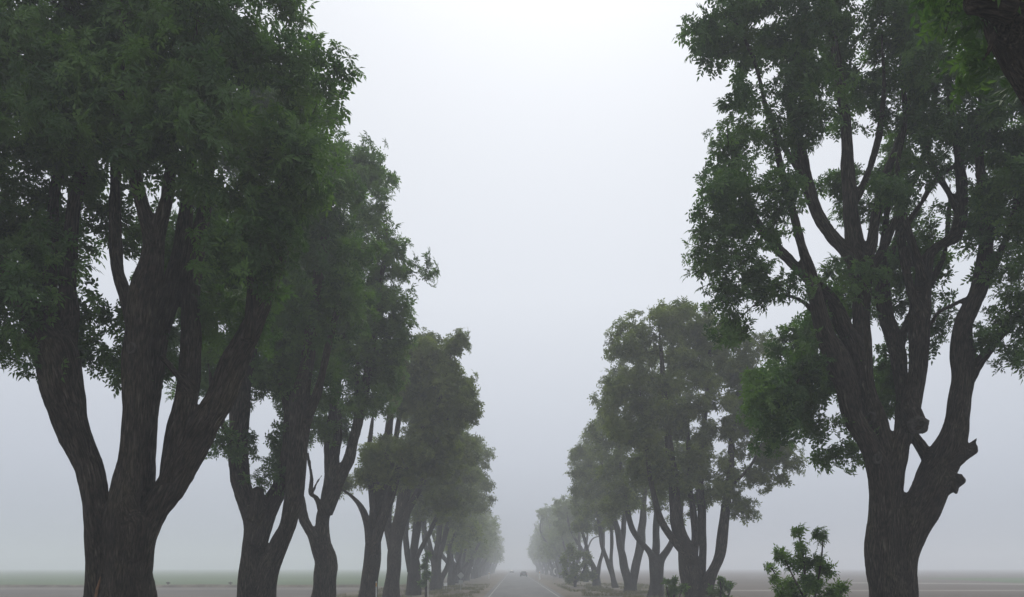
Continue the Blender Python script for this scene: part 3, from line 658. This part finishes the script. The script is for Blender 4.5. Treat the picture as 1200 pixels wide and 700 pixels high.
Y = 90.
R4 = [
 px_limb([(738, 695, 20), (737, 686, 13), (731, 664, 11), (727, 642, 10), (722, 615, 8), (714, 580, 6), (706, 540, 4)], Y, 0, -1.5),
 px_limb([(739, 695, 18), (741, 685, 12), (746, 664, 12), (750, 640, 12), (753, 608, 9), (756, 570, 6), (756, 530, 4)], Y, 0, .6),
 px_limb([(728, 650, 8), (731, 620, 7), (734, 580, 5)], Y, .2, 1.5),
]
A = ellipsoids([(705, 510, 26, 30, -1.5), (698, 550, 30, 34, -2), (715, 590, 36, 26, -1), (740, 540, 36, 45, .5), (680, 550, 12, 40, -2.5, 1.5)], Y, .55, rng)
make_tree('right-row tree whose trunk opens in a wide V close to the ground', R4, A, base_of(738, Y), 3, 2200, 'leaf_olive', rng, ROW, step=.55, kill=.65, tip=.015, bark='bark_far')

Y = 108.
R5 = [
 px_limb([(722, 690, 10), (718, 677, 6.5), (711, 657, 6), (706, 640, 6), (703, 620, 5), (698, 590, 4), (692, 560, 3)], Y, 0, -1),
 px_limb([(720, 684, 6), (716, 660, 5), (717, 635, 4.5), (716, 600, 3.5)], Y, 0, 1),
]
A = ellipsoids([(688, 550, 22, 40, -1), (690, 600, 26, 26, -1), (712, 590, 24, 34, .5)], Y, .5, rng)
make_tree('leaning thin-stemmed tree slanting towards the road in the right row', R5, A, base_of(722, Y), 3, 1500, 'leaf_olive', rng, ROW, step=.55, kill=.65, tip=.015, bark='bark_far')
Y = 118.
R6 = [
 px_limb([(699, 688, 12), (698, 674, 9), (692, 657, 6), (688, 643, 5), (682, 622, 4), (676, 600, 3)], Y, 0, -.6),
 px_limb([(699, 676, 8), (703, 660, 5), (706, 647, 4.5), (707, 620, 4), (704, 590, 3)], Y, 0, .6),
]
A = ellipsoids([(694, 605, 22, 22, 0), (704, 585, 20, 26, 1), (684, 590, 14, 20, -1)], Y, .5, rng)
make_tree('hazy tree with a low Y fork behind the roadside bush in the right row', R6, A, base_of(699, Y), 3, 1000, 'leaf_olive', rng, ROW, step=.6, kill=.7, tip=.016, bark='bark_far')
Y = 150.
R7 = [
 px_limb([(687, 683, 8), (686, 668, 5.5), (683, 648, 5), (675, 633, 4), (668, 620, 3), (664, 600, 2.2)], Y, 0, -.5),
 px_limb([(683, 650, 4), (687, 638, 3.4), (689, 620, 2.8), (690, 604, 2)], Y, 0, .5),
 px_limb([(680, 642, 3.2), (678, 625, 2.6), (676, 606, 2)], Y, 0, .8),
 px_limb([(688, 645, 2.6), (694, 632, 2.4), (704, 628, 2)], Y, 0, .4),
]
A = ellipsoids([(657, 603, 15, 20, -.5), (670, 596, 16, 14, 0), (682, 608, 16, 16, .5), (664, 622, 14, 10, -.5), (696, 618, 12, 12, 0, .6)], Y, .4, rng)
make_tree('pale misty small-crowned tree with forked stems, clear of the right row', R7, A, base_of(686, Y), 3, 850, 'leaf_olive', rng, ROW, step=.6, kill=.75, tip=.018, bark='bark_far')

# ---------- the rows fading into the fog: four kinds of far tree, copied
def generic_tree(label, seed, height, spread, lean):
    rg = np.random.default_rng(seed); limbs = []
    nst = rg.integers(3, 5)
    for k in range(nst):
        a = 2 * math.pi * k / nst + rg.uniform(-.4, .4); r0 = rg.uniform(.28, .42)
        o = np.array([math.cos(a), math.sin(a), 0])
        pts = [[0, 0, -.1, .62], [*(o * .15 + [0, 0, .9]), .5 if k == 0 else .42]]
        for z, f in ((2.6, .10), (5.0, .26), (8.0, .42), (.62 * height, .5), (.86 * height, .55)):
            q = o * spread * f * rg.uniform(.7, 1.15) + rg.normal(0, .2, 3) * [1, 1, 0] + np.array([lean * z * .06, 0, z])
            pts.append([*q, max(.06, r0 * (1 - z / height * .85))])
        limbs.append(np.array(pts))
    rows = []
    for k in range(11):
        z = rg.uniform(.36, .93) * height; w = spread * (.62 if z < .5 * height else .6 * math.sqrt(max(.1, 1 - ((z / height - .5) / .5) ** 2)))
        a = rg.uniform(0, 6.28); rr = w * rg.uniform(.35, .95)
        rows.append((math.cos(a) * rr + lean * z * .05, math.sin(a) * rr, z, spread * .33, spread * .33, spread * .3))
    return make_tree(label, limbs, ell_w(rows, .35, rg), (0, 0, 0), 4, 1500, 'leaf_olive', rg, ROW, step=.7, kill=.8, tip=.02, sides=4, bark='bark_far', jitter=.45, leaf_r=.09)
protos = [generic_tree('', 21, 18.0, 7.2, 1.), generic_tree('', 22, 17.0, 6.6, -.5), generic_tree('', 23, 19.0, 7.6, .3), generic_tree('', 24, 16.0, 6.8, .8)]
used = set()
def far_tree(x, y, k, rz, sc, label):
    o = protos[k] if k not in used else copy_tree(protos[k]); used.add(k)
    o.location = (x, y, 0); o.rotation_euler = (0, 0, rz); o.scale = (sc, sc, sc * random.uniform(.94, 1.06)); o['label'] = label
near_l = ['grey misty tree first beyond the ragged-topped one in the left row', 'fog-dimmed tree on the left behind the diamond sign']
yy = 110.; i = 0
while yy < 430:
    lb = near_l[i] if i < 2 else ('dim tree in the fog beyond the diamond sign, left row' if yy < 230 else 'faint far tree almost lost in fog, end of the left row')
    far_tree(-9.6 + random.uniform(-.5, .5), yy, i % 4, random.uniform(0, 6.28), random.uniform(.92, 1.08), lb)
    yy += random.uniform(12, 15) if yy < 230 else random.uniform(16, 22); i += 1
yy = 176.; i = 0
while yy < 470:
    lb = ['tallest fog-grey tree beyond the small-crowned one, right row', 'round fog-grey tree second beyond the small-crowned one, right row'][i] if i < 2 else ('dim tree in the fog past the white roadside plates, right row' if yy < 280 else 'faint far tree almost lost in fog, end of the right row')
    far_tree(12.2 + random.uniform(-.6, .6), yy, (i + 2) % 4, random.uniform(0, 6.28), random.uniform(.95, 1.1), lb)
    yy += random.uniform(13, 17) if yy < 280 else random.uniform(17, 24); i += 1

# ---------- young plants
def sapling(label, stems, ells, Yd, px, lod, n, leaf, seed, dens=14, name='sapling', cat='sapling', sc=.75, **kw):
    rg = np.random.default_rng(seed); A = ellipsoids(ells, Yd, dens, rg, .01)
    return make_tree(label, [px_limb(s, Yd, 0, 0, .9, False) for s in stems], A, base_of(px, Yd), lod, n, leaf, rg, None, step=.14, kill=.16, tip=.005, ros_scale=sc, cat=cat, name=name, jitter=.06, leaf_r=.02, minz=.3, sides=5, **kw)
sapling('bushy dark green young tree with several leafy shoots, between the big right trees',
        [[(942, 775, 6), (943, 740, 5), (944, 700, 4), (942, 660, 3), (936, 625, 2)], [(943, 745, 4), (955, 700, 3), (962, 660, 2.4), (964, 635, 1.6)], [(943, 740, 4), (925, 705, 3), (912, 680, 2), (904, 665, 1.5)], [(944, 740, 4), (970, 715, 3), (985, 695, 2)], [(942, 700, 3), (924, 665, 2), (915, 645, 1.5)]],
        [(934, 630, 10, 16), (962, 634, 9, 16), (916, 652, 10, 12), (902, 672, 10, 11), (944, 660, 14, 14), (966, 668, 13, 12), (930, 690, 24, 14), (958, 695, 24, 14), (987, 692, 10, 11), (910, 700, 16, 12), (940, 720, 36, 16), (978, 715, 18, 14), (930, 652, 10, 14)], 24., 943, 1, 330, 'leaf_fresh', 61, sc=.68)
sapling('small leafy sprout between two trunks of the right row',
        [[(789, 722, 4), (790, 705, 3), (790, 690, 2), (790, 680, 1.4)], [(789, 715, 3), (782, 695, 2), (780, 684, 1.4)], [(790, 712, 3), (797, 698, 2), (799, 690, 1.4)]],
        [(790, 680, 6, 6), (781, 684, 5, 5), (797, 690, 6, 6), (788, 696, 10, 8), (789, 708, 8, 8)], 46., 789, 2, 90, 'leaf_fresh', 62, dens=8)
sapling('small leafy sprout right of the three-stemmed tree',
        [[(843, 724, 4), (844, 705, 3), (845, 690, 2), (844, 682, 1.4)], [(843, 716, 3), (853, 700, 2), (857, 688, 1.4)], [(843, 716, 3), (836, 704, 2), (832, 696, 1.4)]],
        [(844, 681, 6, 5), (854, 687, 6, 6), (842, 692, 9, 8), (834, 697, 6, 6), (846, 708, 12, 8)], 45., 843, 2, 100, 'leaf_fresh', 63, dens=8)
sapling('slim dark conical sapling beside the pale stake, left row',
        [[(499, 701, 3), (499, 685, 2.4), (500, 668, 1.8), (501, 652, 1.0)]],
        [(501, 652, 2.5, 5), (500, 660, 5, 5), (499, 668, 7, 5), (498, 677, 8, 6), (497, 685, 7, 5)], 74., 499, 3, 220, 'leaf', 64, dens=30)
sapling('rounded olive bush beside the road, under the right row',
        [[(674, 689, 4), (674, 676, 3), (672, 660, 2.4), (670, 645, 1.6)], [(674, 684, 3), (684, 668, 2), (688, 655, 1.6)], [(674, 684, 3), (664, 672, 2), (659, 660, 1.6)]],
        [(670, 645, 10, 10), (660, 662, 9, 12), (680, 660, 14, 14), (672, 674, 18, 10), (688, 672, 9, 10)], 112., 674, 3, 520, 'leaf_olive', 65, dens=.9, name='bush', cat='bush', sc=1.2, bark='bark_far')
sapling('low dark shrub far out in the brown field, seen between right trunks',
        [[(737, 673.4, 1.6), (737, 670, 1.2), (737, 668, .8)]], [(737, 668.5, 5, 2.2), (733, 669.5, 4, 2)], 310., 737, 4, 60, 'leaf', 66, dens=.6, name='shrub', cat='bush', sc=1.0, bark='bark_far')

# ------------------------------------------------------------------ ground, road and fields
def sheet(name, poly, z, mat, cut=1):
    V = [(x, y, z) for x, y in poly]; n = len(V)
    me = bpy.data.meshes.new(name); me.from_pydata(V, [], [tuple(range(n))]); me.update()
    return tag(link(name, me, None, mat), kind='structure')
G = 1600.
RC, RW = .9, 3.05                                     # centre and half width between the edge lines
sheet('ground', [(-G, -120), (G, -120), (G, G), (-G, G)], 0, M['soil'])
sheet('green_field', [(-G, 116), (-17, 116), (-17, G), (-G, G)], .004, M['crop'])
sheet('brown_field', [(20, -110), (G, -110), (G, G), (20, G)], .004, M['plowed'])
sheet('far_green_field', [(80, 128), (G, 128), (G, 320), (98, 210), (88, 160)], .008, M['crop'])
sheet('dirt_track', [(-G, 101), (-17, 101), (-17, 103.4), (-G, 103.4)], .008, M['track'])
sheet('field_track', [(20, 93), (G, 93), (G, 97.5), (20, 97.5)], .012, M['track'])
sheet('pale_field_strip', [(52, 140), (110, 106), (130, 106), (58, 150)], .012, M['track'])
sheet('verge', [(-17, -110), (20, -110), (20, G), (-17, G)], .012, M['verge'])
sheet('road', [(RC - RW - .5, -110), (RC + RW + .5, -110), (RC + RW + .5, G), (RC - RW - .5, G)], .03, M['asphalt'])
for nm, xo, mt, w in (('edge_line', RC - RW, 'line', .055), ('edge_line', RC + RW, 'line', .055)):
    sheet(nm, [(xo - w, -110), (xo + w, -110), (xo + w, G), (xo - w, G)], .034, M[mt])
# low bank along the far edge of the left soil
mb = MB(); xs = np.linspace(-500, -19, 90); prof = [(-.9, 0), (-.4, .28), (0, .36), (.45, .26), (1, 0)]
V = []
for x in xs:
    for dy, dz in prof: V.append((x, 111.5 + dy + .25 * mnoise.noise(Vector((x * .1, dy, 0))), .004 + dz * (1 + .5 * mnoise.noise(Vector((x * .25, dy, 3))))))
k = len(prof); Q = [(i * k + j, (i + 1) * k + j, (i + 1) * k + j + 1, i * k + j + 1) for i in range(len(xs) - 1) for j in range(k - 1)]
mb.add(V, Q); tag(mb.build('field_bank', M['verge'], None, True), kind='structure')

# grass and weeds on the verges: nobody could count the blades
def grass(name, n, seed, boxes):
    rg = np.random.default_rng(seed); Vs = []
    for (x0, x1, y0, y1), part in boxes:
        m = int(n * part); c = np.stack([rg.uniform(x0, x1, m), y0 + (y1 - y0) * rg.uniform(0, 1, m) ** 1.3, np.full(m, .012)], 1)
        keep = np.array([mnoise.noise(Vector((p[0] * .45, p[1] * .2, 7))) > .02 for p in c]); c = c[keep]
        for _ in range(5):
            a = rg.uniform(0, 6.28, len(c)); h = rg.uniform(.08, .34, len(c)); off = rg.normal(0, .07, (len(c), 2))
            b = c.copy(); b[:, :2] += off; w = np.stack([np.cos(a), np.sin(a), 0 * a], 1) * .014
            t = b + np.stack([np.sin(a) * h * .4, np.cos(a) * h * .4, h], 1); md = b + (t - b) * .5 + np.array([0, 0, .03])
            Vs.append(np.stack([b - w, b + w, md + w * .8, t], 1).reshape(-1, 3))
    V = np.concatenate(Vs)
    o = link(name, mesh_np(name, V, np.arange(len(V)).reshape(-1, 4), attrs={'tint': np.repeat(rg.uniform(0, 1, len(V) // 4), 4)}), None, M['grass'])
    tag(o, 'low dry grass and weeds growing in tufts along both verges', 'grass', kind='stuff')
M['grass'] = leaf_material('dry_grass', (.06, .07, .03), (.10, .10, .045), (.17, .15, .075), .2)
grass('verge_grass', 26000, 3, [((-16, -3.4, 8, 130), .5), ((6, 19, 8, 130), .5)])

# ------------------------------------------------------------------ roadside posts and signs
def thing_post(name, label, x, y, h, w, mat, cap=None, cat='post', group=None, tilt=0.):
    o = empty(name, (x, y, 0)); tag(o, label, cat, group); o.rotation_euler = (0, tilt, 0)
    mb = MB(); mb.box(-w / 2, w / 2, -w * .3, w * .3, -.05, h); mb.prism([(-w / 2, -w * .3, h + .002), (w / 2, -w * .3, h + .002), (0, -w * .3, h + w * .6)], (0, w * .6, 0)); mb.build('stake', M[mat], o)
    if cap:
        mb = MB(); mb.box(-w * .42, w * .42, -w * .3 - .012, -w * .3 - .002, h - .28, h - .06); mb.build('reflector', M[cap], o)
    return o
def at_px(px, Yd): return P(px, 0, Yd)[0]
thing_post('marker_post', 'thin white marker post in front of the trunk pair, left verge', at_px(441, 50), 50, 1.75, .075, 'post', 'refl')
thing_post('marker_post', 'slender pale stake standing at the slim conical sapling', at_px(501.5, 73), 73, 1.5, .07, 'post')
thing_post('marker_post', 'tiny white reflector post far along the left road edge', at_px(573, 195), 195, 1.35, .22, 'white', 'refl', tilt=.03)
thing_post('marker_post', 'white post with square top far along the right road edge', at_px(632.5, 178), 178, 1.7, .26, 'white', 'refl', tilt=-.02)
# diamond warning sign seen from behind, with a plaque below
x, y = at_px(540, 92), 92.
sg = empty('road_sign', (x, y, 0)); tag(sg, 'diamond road sign above a small plate, pale in the fog, left verge', 'sign')
mb = MB(); mb.box(-.03, .03, -.02, .02, -.1, 2.05); mb.build('pole', M['galv'], sg)
mb = MB(); c = 1.72; r_ = .37; s_ = .05
pts = []
for k in range(4):
    a = R(90 * k); n_ = R(90 * k + 90); v0 = np.array([math.cos(a), math.sin(a)]) * r_; t_ = np.array([-math.sin(a), math.cos(a)]) * s_
    for sgn in (-1, 1): q = v0 * .93 + t_ * sgn; pts.append((q[0], -.03, c + q[1]))
mb.prism(pts, (0, .008, 0)); mb.build('diamond_plate', M['signback'], sg)
mb = MB(); mb.box(-.22, .22, -.03, -.022, .83, 1.20); mb.build('plaque', M['signback'], sg)
mb = MB(); mb.box(-.16, .16, -.02, -.004, 1.60, 1.64); mb.box(-.16, .16, -.02, -.004, 1.80, 1.84); mb.build('bracket', M['galv'], sg)
# low white plate on two legs
x, y = at_px(522, 94), 94.
ls = empty('low_sign', (x, y, 0)); tag(ls, 'low white plate on short legs at the foot of the left trees', 'sign')
mb = MB(); mb.box(-.20, .20, -.012, 0, .55, .90); mb.build('plate', M['white'], ls)
for sx in (-.13, .13):
    mb = MB(); mb.box(sx - .02, sx + .02, .002, .03, -.05, .88); mb.build('leg', M['galv'], ls)
# white curved plate right
x, y = at_px(650.5, 138), 138.
cs = empty('roadside_plate', (x, y, 0)); tag(cs, 'upright white plate on a pole at the right verge before the bush', 'sign')
mb = MB(); arc = [(.32 * math.cos(t) * .9, .0, 1.95 + .55 * math.sin(t)) for t in np.linspace(R(60), R(300), 12)]
inn = [(.12 * math.cos(t), .0, 1.95 + .36 * math.sin(t)) for t in np.linspace(R(300), R(60), 12)]
n_ = 12; V = [(a[0], 0, a[2]) for a in arc] + [(b[0], 0, b[2]) for b in inn[::-1]] + [(a[0], .02, a[2]) for a in arc] + [(b[0], .02, b[2]) for b in inn[::-1]]
Q = []
for i in range(n_ - 1):
    Q += [(i, i + 1, 12 + i + 1, 12 + i), (24 + i + 1, 24 + i, 36 + i, 36 + i + 1), (i + 1, i, 24 + i, 24 + i + 1), (12 + i, 12 + i + 1, 36 + i + 1, 36 + i)]
Q += [(0, 12, 36, 24), (11, 35, 47, 23)]
mb.add(V, Q); mb.build('plate', M['white'], cs)
mb = MB(); mb.box(-.30, -.25, .022, .06, -.1, 2.3); mb.build('pole', M['galv'], cs)
# utility pole far over the green field
x, y = at_px(177, 290), 290.
up_ = empty('utility_pole', (x, y, 0)); tag(up_, 'faint thin utility pole in the fog over the green field', 'pole')
mb = MB(); mb.tube([(0, 0, -.1), (0, 0, 5), (.02, 0, 10.0)], [.17, .15, .12], 8); mb.build('pole', M['oldwood'], up_, True)
mb = MB(); mb.box(-1.1, 1.1, -.25, -.13, 9.2, 9.34); mb.build('crossarm', M['oldwood'], up_)
for sx in (-.95, -.35, .35, .95):
    mb = MB(); mb.tube([(sx, -.19, 9.345), (sx, -.19, 9.44), (sx, -.19, 9.52)], [.03, .055, .04], 8); mb.build('insulator', M['galv'], up_, True)
# irrigation risers at the field edge
for px, lb in ((197, 'small dark valve at the field edge nearest the five-stemmed tree'), (270, 'small dark valve just left of the two-stemmed tree at field edge')):
    o = empty('irrigation_valve', (at_px(px, 114), 114, 0)); tag(o, lb, 'valve')
    mb = MB(); mb.tube([(0, 0, -.05), (0, 0, .35), (0, 0, .62)], [.11, .11, .10], 10); mb.build('riser', M['oldwood'], o, True)
    mb = MB(); mb.tube([(-.28, 0, .5), (0, 0, .56), (.28, 0, .5)], [.07, .08, .07], 8); mb.build('outlet', M['oldwood'], o, True)
    mb = MB(); th = np.linspace(0, 2 * math.pi, 13); mb.tube([(.14 * math.cos(t), .14 * math.sin(t), .74) for t in th], [.016] * 13, 6, cap=False); mb.tube([(0, 0, .62), (0, 0, .75)], [.02, .02], 6); mb.build('handwheel', M['galv'], o, True)

# ------------------------------------------------------------------ cars far down the road
M['car_grey'] = plain('dark_grey_car_paint', (.045, .05, .055), .5, .1, .05, 2)
M['car_black'] = plain('black_car_paint', (.02, .02, .022), .5, .1, .05, 2)
M['glass'] = plain('tinted_glass', (.03, .035, .04), .25, 0, .05, 2)
for k in ('car_grey', 'car_black', 'glass'): M[k].node_tree.nodes['Principled BSDF'].inputs['Specular IOR Level'].default_value = .12
M['tyre'] = plain('tyre_rubber', (.02, .02, .02), .85, 0, .1, 9)
M['rim'] = plain('wheel_alloy', (.40, .40, .41), .35, .8, .05, 9)
M['taillight'] = plain('tail_light_plastic', (.30, .015, .012), .25, 0, .05, 9)
M['headlight'] = plain('headlight_plastic', (.75, .76, .78), .12, 0, .05, 9)
M['trim'] = plain('black_trim', (.018, .018, .018), .6, 0, .1, 9)
M['plate'] = plain('licence_plate', (.70, .70, .68), .5, 0, .05, 9)
def make_car(label, x, y, rz, paint):
    o = empty('car', (x, y, .03), rz); tag(o, label, 'car')        # nose along +Y of the car
    prof = [(-2.2, .42), (-2.25, .62), (-2.2, .95), (-2.05, 1.02), (-.95, 1.0), (.75, .97), (1.75, .88), (2.15, .74), (2.25, .55), (2.18, .32), (1.85, .26), (-1.85, .26)]
    mb = MB(); rows = []
    for sx, sc in ((-.86, .93), (-.90, 1.), (.90, 1.), (.86, .93)):
        rows.append([(sx, py * (.985 if sc < 1 else 1), .62 + (pz - .62) * sc) for py, pz in prof])
    V = [p for r in rows for p in r]; n = len(prof)
    Q = [(k * n + i, k * n + (i + 1) % n, (k + 1) * n + (i + 1) % n, (k + 1) * n + i) for k in range(3) for i in range(n)]
    cA = len(V); V += [(-.86, 0, .62), (.86, 0, .62)]
    T = [((i + 1) % n, i, cA) for i in range(n)] + [(3 * n + i, 3 * n + (i + 1) % n, cA + 1) for i in range(n)]
    mb.add(V, Q, T); mb.build('body', M[paint], o, True)
    def cab(hw0, hw1, y0, y1, y2, y3, z0, z1):
        return [(-hw0, y0, z0), (hw0, y0, z0), (hw0, y3, z0), (-hw0, y3, z0), (-hw1, y1, z1), (hw1, y1, z1), (hw1, y2, z1), (-hw1, y2, z1)]
    box_q = [(0, 3, 2, 1), (4, 5, 6, 7), (0, 1, 5, 4), (1, 2, 6, 5), (2, 3, 7, 6), (3, 0, 4, 7)]
    mb = MB(); mb.add(cab(.80, .62, -1.95, -1.35, .05, 1.05, .985, 1.42), box_q); mb.build('cabin', M['glass'], o)
    mb = MB(); mb.add(cab(.64, .58, -1.45, -1.28, -.05, .15, 1.405, 1.47), box_q); mb.build('roof', M[paint], o)
    for sx in (-1, 1):
        mb = MB(); mb.box(*sorted((sx * .55, sx * .85)), -2.262, -2.20, .66, .84); mb.build('tail_light', M['taillight'], o)
        mb = MB(); mb.box(*sorted((sx * .52, sx * .82)), 2.10, 2.235, .60, .72); mb.build('headlight', M['headlight'], o)
        mb = MB(); mb.prism([(sx * .86, .72, 1.0), (sx * 1.05, .72, 1.02), (sx * 1.05, .72, 1.15), (sx * .86, .72, 1.12)], (0, .1, 0)); mb.build('mirror', M[paint], o)
        for wy in (-1.35, 1.38):
            mb = MB(); mb.tube([(sx * .70, wy, .31), (sx * .74, wy, .31), (sx * .88, wy, .31), (sx * .92, wy, .31)], [.27, .32, .32, .27], 20, cap=True)
            w = mb.build('wheel', M['tyre'], o, True)
            mb = MB(); mb.tube([(sx * .90, wy, .31), (sx * .955, wy, .31)], [.20, .17], 14); mb.build('rim', M['rim'], w, True)
    mb = MB(); mb.box(-.88, .88, -2.31, -2.235, .40, .56); mb.build('rear_bumper', M['trim'], o)
    mb = MB(); mb.box(-.84, .84, 2.22, 2.30, .36, .52); mb.build('front_bumper', M['trim'], o)
    mb = MB(); mb.box(-.26, .26, -2.282, -2.262, .66, .78); mb.build('number_plate', M['plate'], o)
    return o
make_car('dark car driving away down the right lane, small in the fog', 2.75, 236, 0, 'car_grey')
make_car('speck of an oncoming dark car in the left lane, far in the fog', -.75, 380, math.pi, 'car_black')

# ------------------------------------------------------------------ fog, sky and sun
m = bpy.data.materials.new('fog'); m.use_nodes = True; nt = m.node_tree
for n in list(nt.nodes):
    if n.type != 'OUTPUT_MATERIAL': nt.nodes.remove(n)
pv = nt.nodes.new('ShaderNodeVolumePrincipled')
pv.inputs['Color'].default_value = (.90, .93, .985, 1); pv.inputs['Density'].default_value = .0027; pv.inputs['Anisotropy'].default_value = .1
nt.links.new(pv.outputs[0], nt.nodes['Material Output'].inputs['Volume'])
mb = MB(); mb.box(-G - 20, G + 20, -140, G + 20, -1.0, 25.0)
hz = mb.build('haze', m); tag(hz, 'pale grey fog lying over road, trees and fields', 'haze', kind='stuff')

SUN_EL, SUN_AZ = R(52), R(4)                          # ahead of the camera, high behind the fog
w = bpy.data.worlds.new('World'); S.world = w; w.use_nodes = True; nt = w.node_tree; L = nt.links.new
bg = nt.nodes['Background']; bg.inputs['Strength'].default_value = .1
sky = nt.nodes.new('ShaderNodeTexSky'); sky.sky_type = 'NISHITA'; sky.sun_disc = False
sky.sun_elevation = SUN_EL; sky.sun_rotation = SUN_AZ; sky.dust_density = 6.0; sky.air_density = 1.0
hs = N(nt, 'ShaderNodeHueSaturation', i_Saturation=.2, i_Value=1.0); L(sky.outputs[0], hs.inputs['Color'])
tc = N(nt, 'ShaderNodeTexCoord'); sep = N(nt, 'ShaderNodeSeparateXYZ'); L(tc.outputs['Generated'], sep.inputs[0])
ov = ramp(nt, [(0, (.565, .63, .76)), (.12, (.78, .85, .985)), (.30, (1.0, 1.06, 1.165)), (.55, (.965, 1.015, 1.10)), (1, (1.08, 1.12, 1.17))]); L(sep.outputs['Z'], ov.inputs['Fac'])
dot = N(nt, 'ShaderNodeVectorMath', operation='DOT_PRODUCT'); L(tc.outputs['Generated'], dot.inputs[0])
dot.inputs[1].default_value = (math.sin(SUN_AZ) * math.cos(SUN_EL), math.cos(SUN_AZ) * math.cos(SUN_EL), math.sin(SUN_EL))
mx0 = N(nt, 'ShaderNodeMath', operation='MAXIMUM'); mx0.inputs[1].default_value = 0; L(dot.outputs['Value'], mx0.inputs[0])
pw = N(nt, 'ShaderNodeMath', operation='POWER'); pw.inputs[1].default_value = 8; L(mx0.outputs[0], pw.inputs[0])
gl = N(nt, 'ShaderNodeMath', operation='MULTIPLY_ADD'); gl.inputs[1].default_value = .06; gl.inputs[2].default_value = .86; L(pw.outputs[0], gl.inputs[0])
sc_ = N(nt, 'ShaderNodeVectorMath', operation='SCALE'); L(ov.outputs[0], sc_.inputs[0]); L(gl.outputs[0], sc_.inputs['Scale'])
sc2 = N(nt, 'ShaderNodeVectorMath', operation='SCALE'); sc2.inputs['Scale'].default_value = 7.4; L(sc_.outputs[0], sc2.inputs[0])
mix = N(nt, 'ShaderNodeMixRGB'); mix.inputs['Fac'].default_value = .85; L(hs.outputs[0], mix.inputs['Color1']); L(sc2.outputs[0], mix.inputs['Color2'])
L(mix.outputs[0], bg.inputs['Color'])
sun = bpy.data.lights.new('sun', 'SUN'); sun.energy = 1.5; sun.angle = R(20); sun.color = (1, .97, .92)
so = bpy.data.objects.new('sun', sun); COL.objects.link(so)
d = Vector((math.sin(SUN_AZ) * math.cos(SUN_EL), math.cos(SUN_AZ) * math.cos(SUN_EL), math.sin(SUN_EL)))
so.rotation_euler = d.to_track_quat('Z', 'Y').to_euler(); so.location = (0, 0, 60)

S.view_settings.view_transform = 'Standard'; S.view_settings.look = 'None'; S.view_settings.gamma = 1.0
S.view_settings.exposure = 0.25; S.view_settings.use_curve_mapping = False
S.render.engine = 'CYCLES'
c = S.cycles
c.max_bounces = 10; c.diffuse_bounces = 3; c.glossy_bounces = 2; c.transmission_bounces = 3; c.volume_bounces = 5; c.transparent_max_bounces = 8
c.use_denoising = True
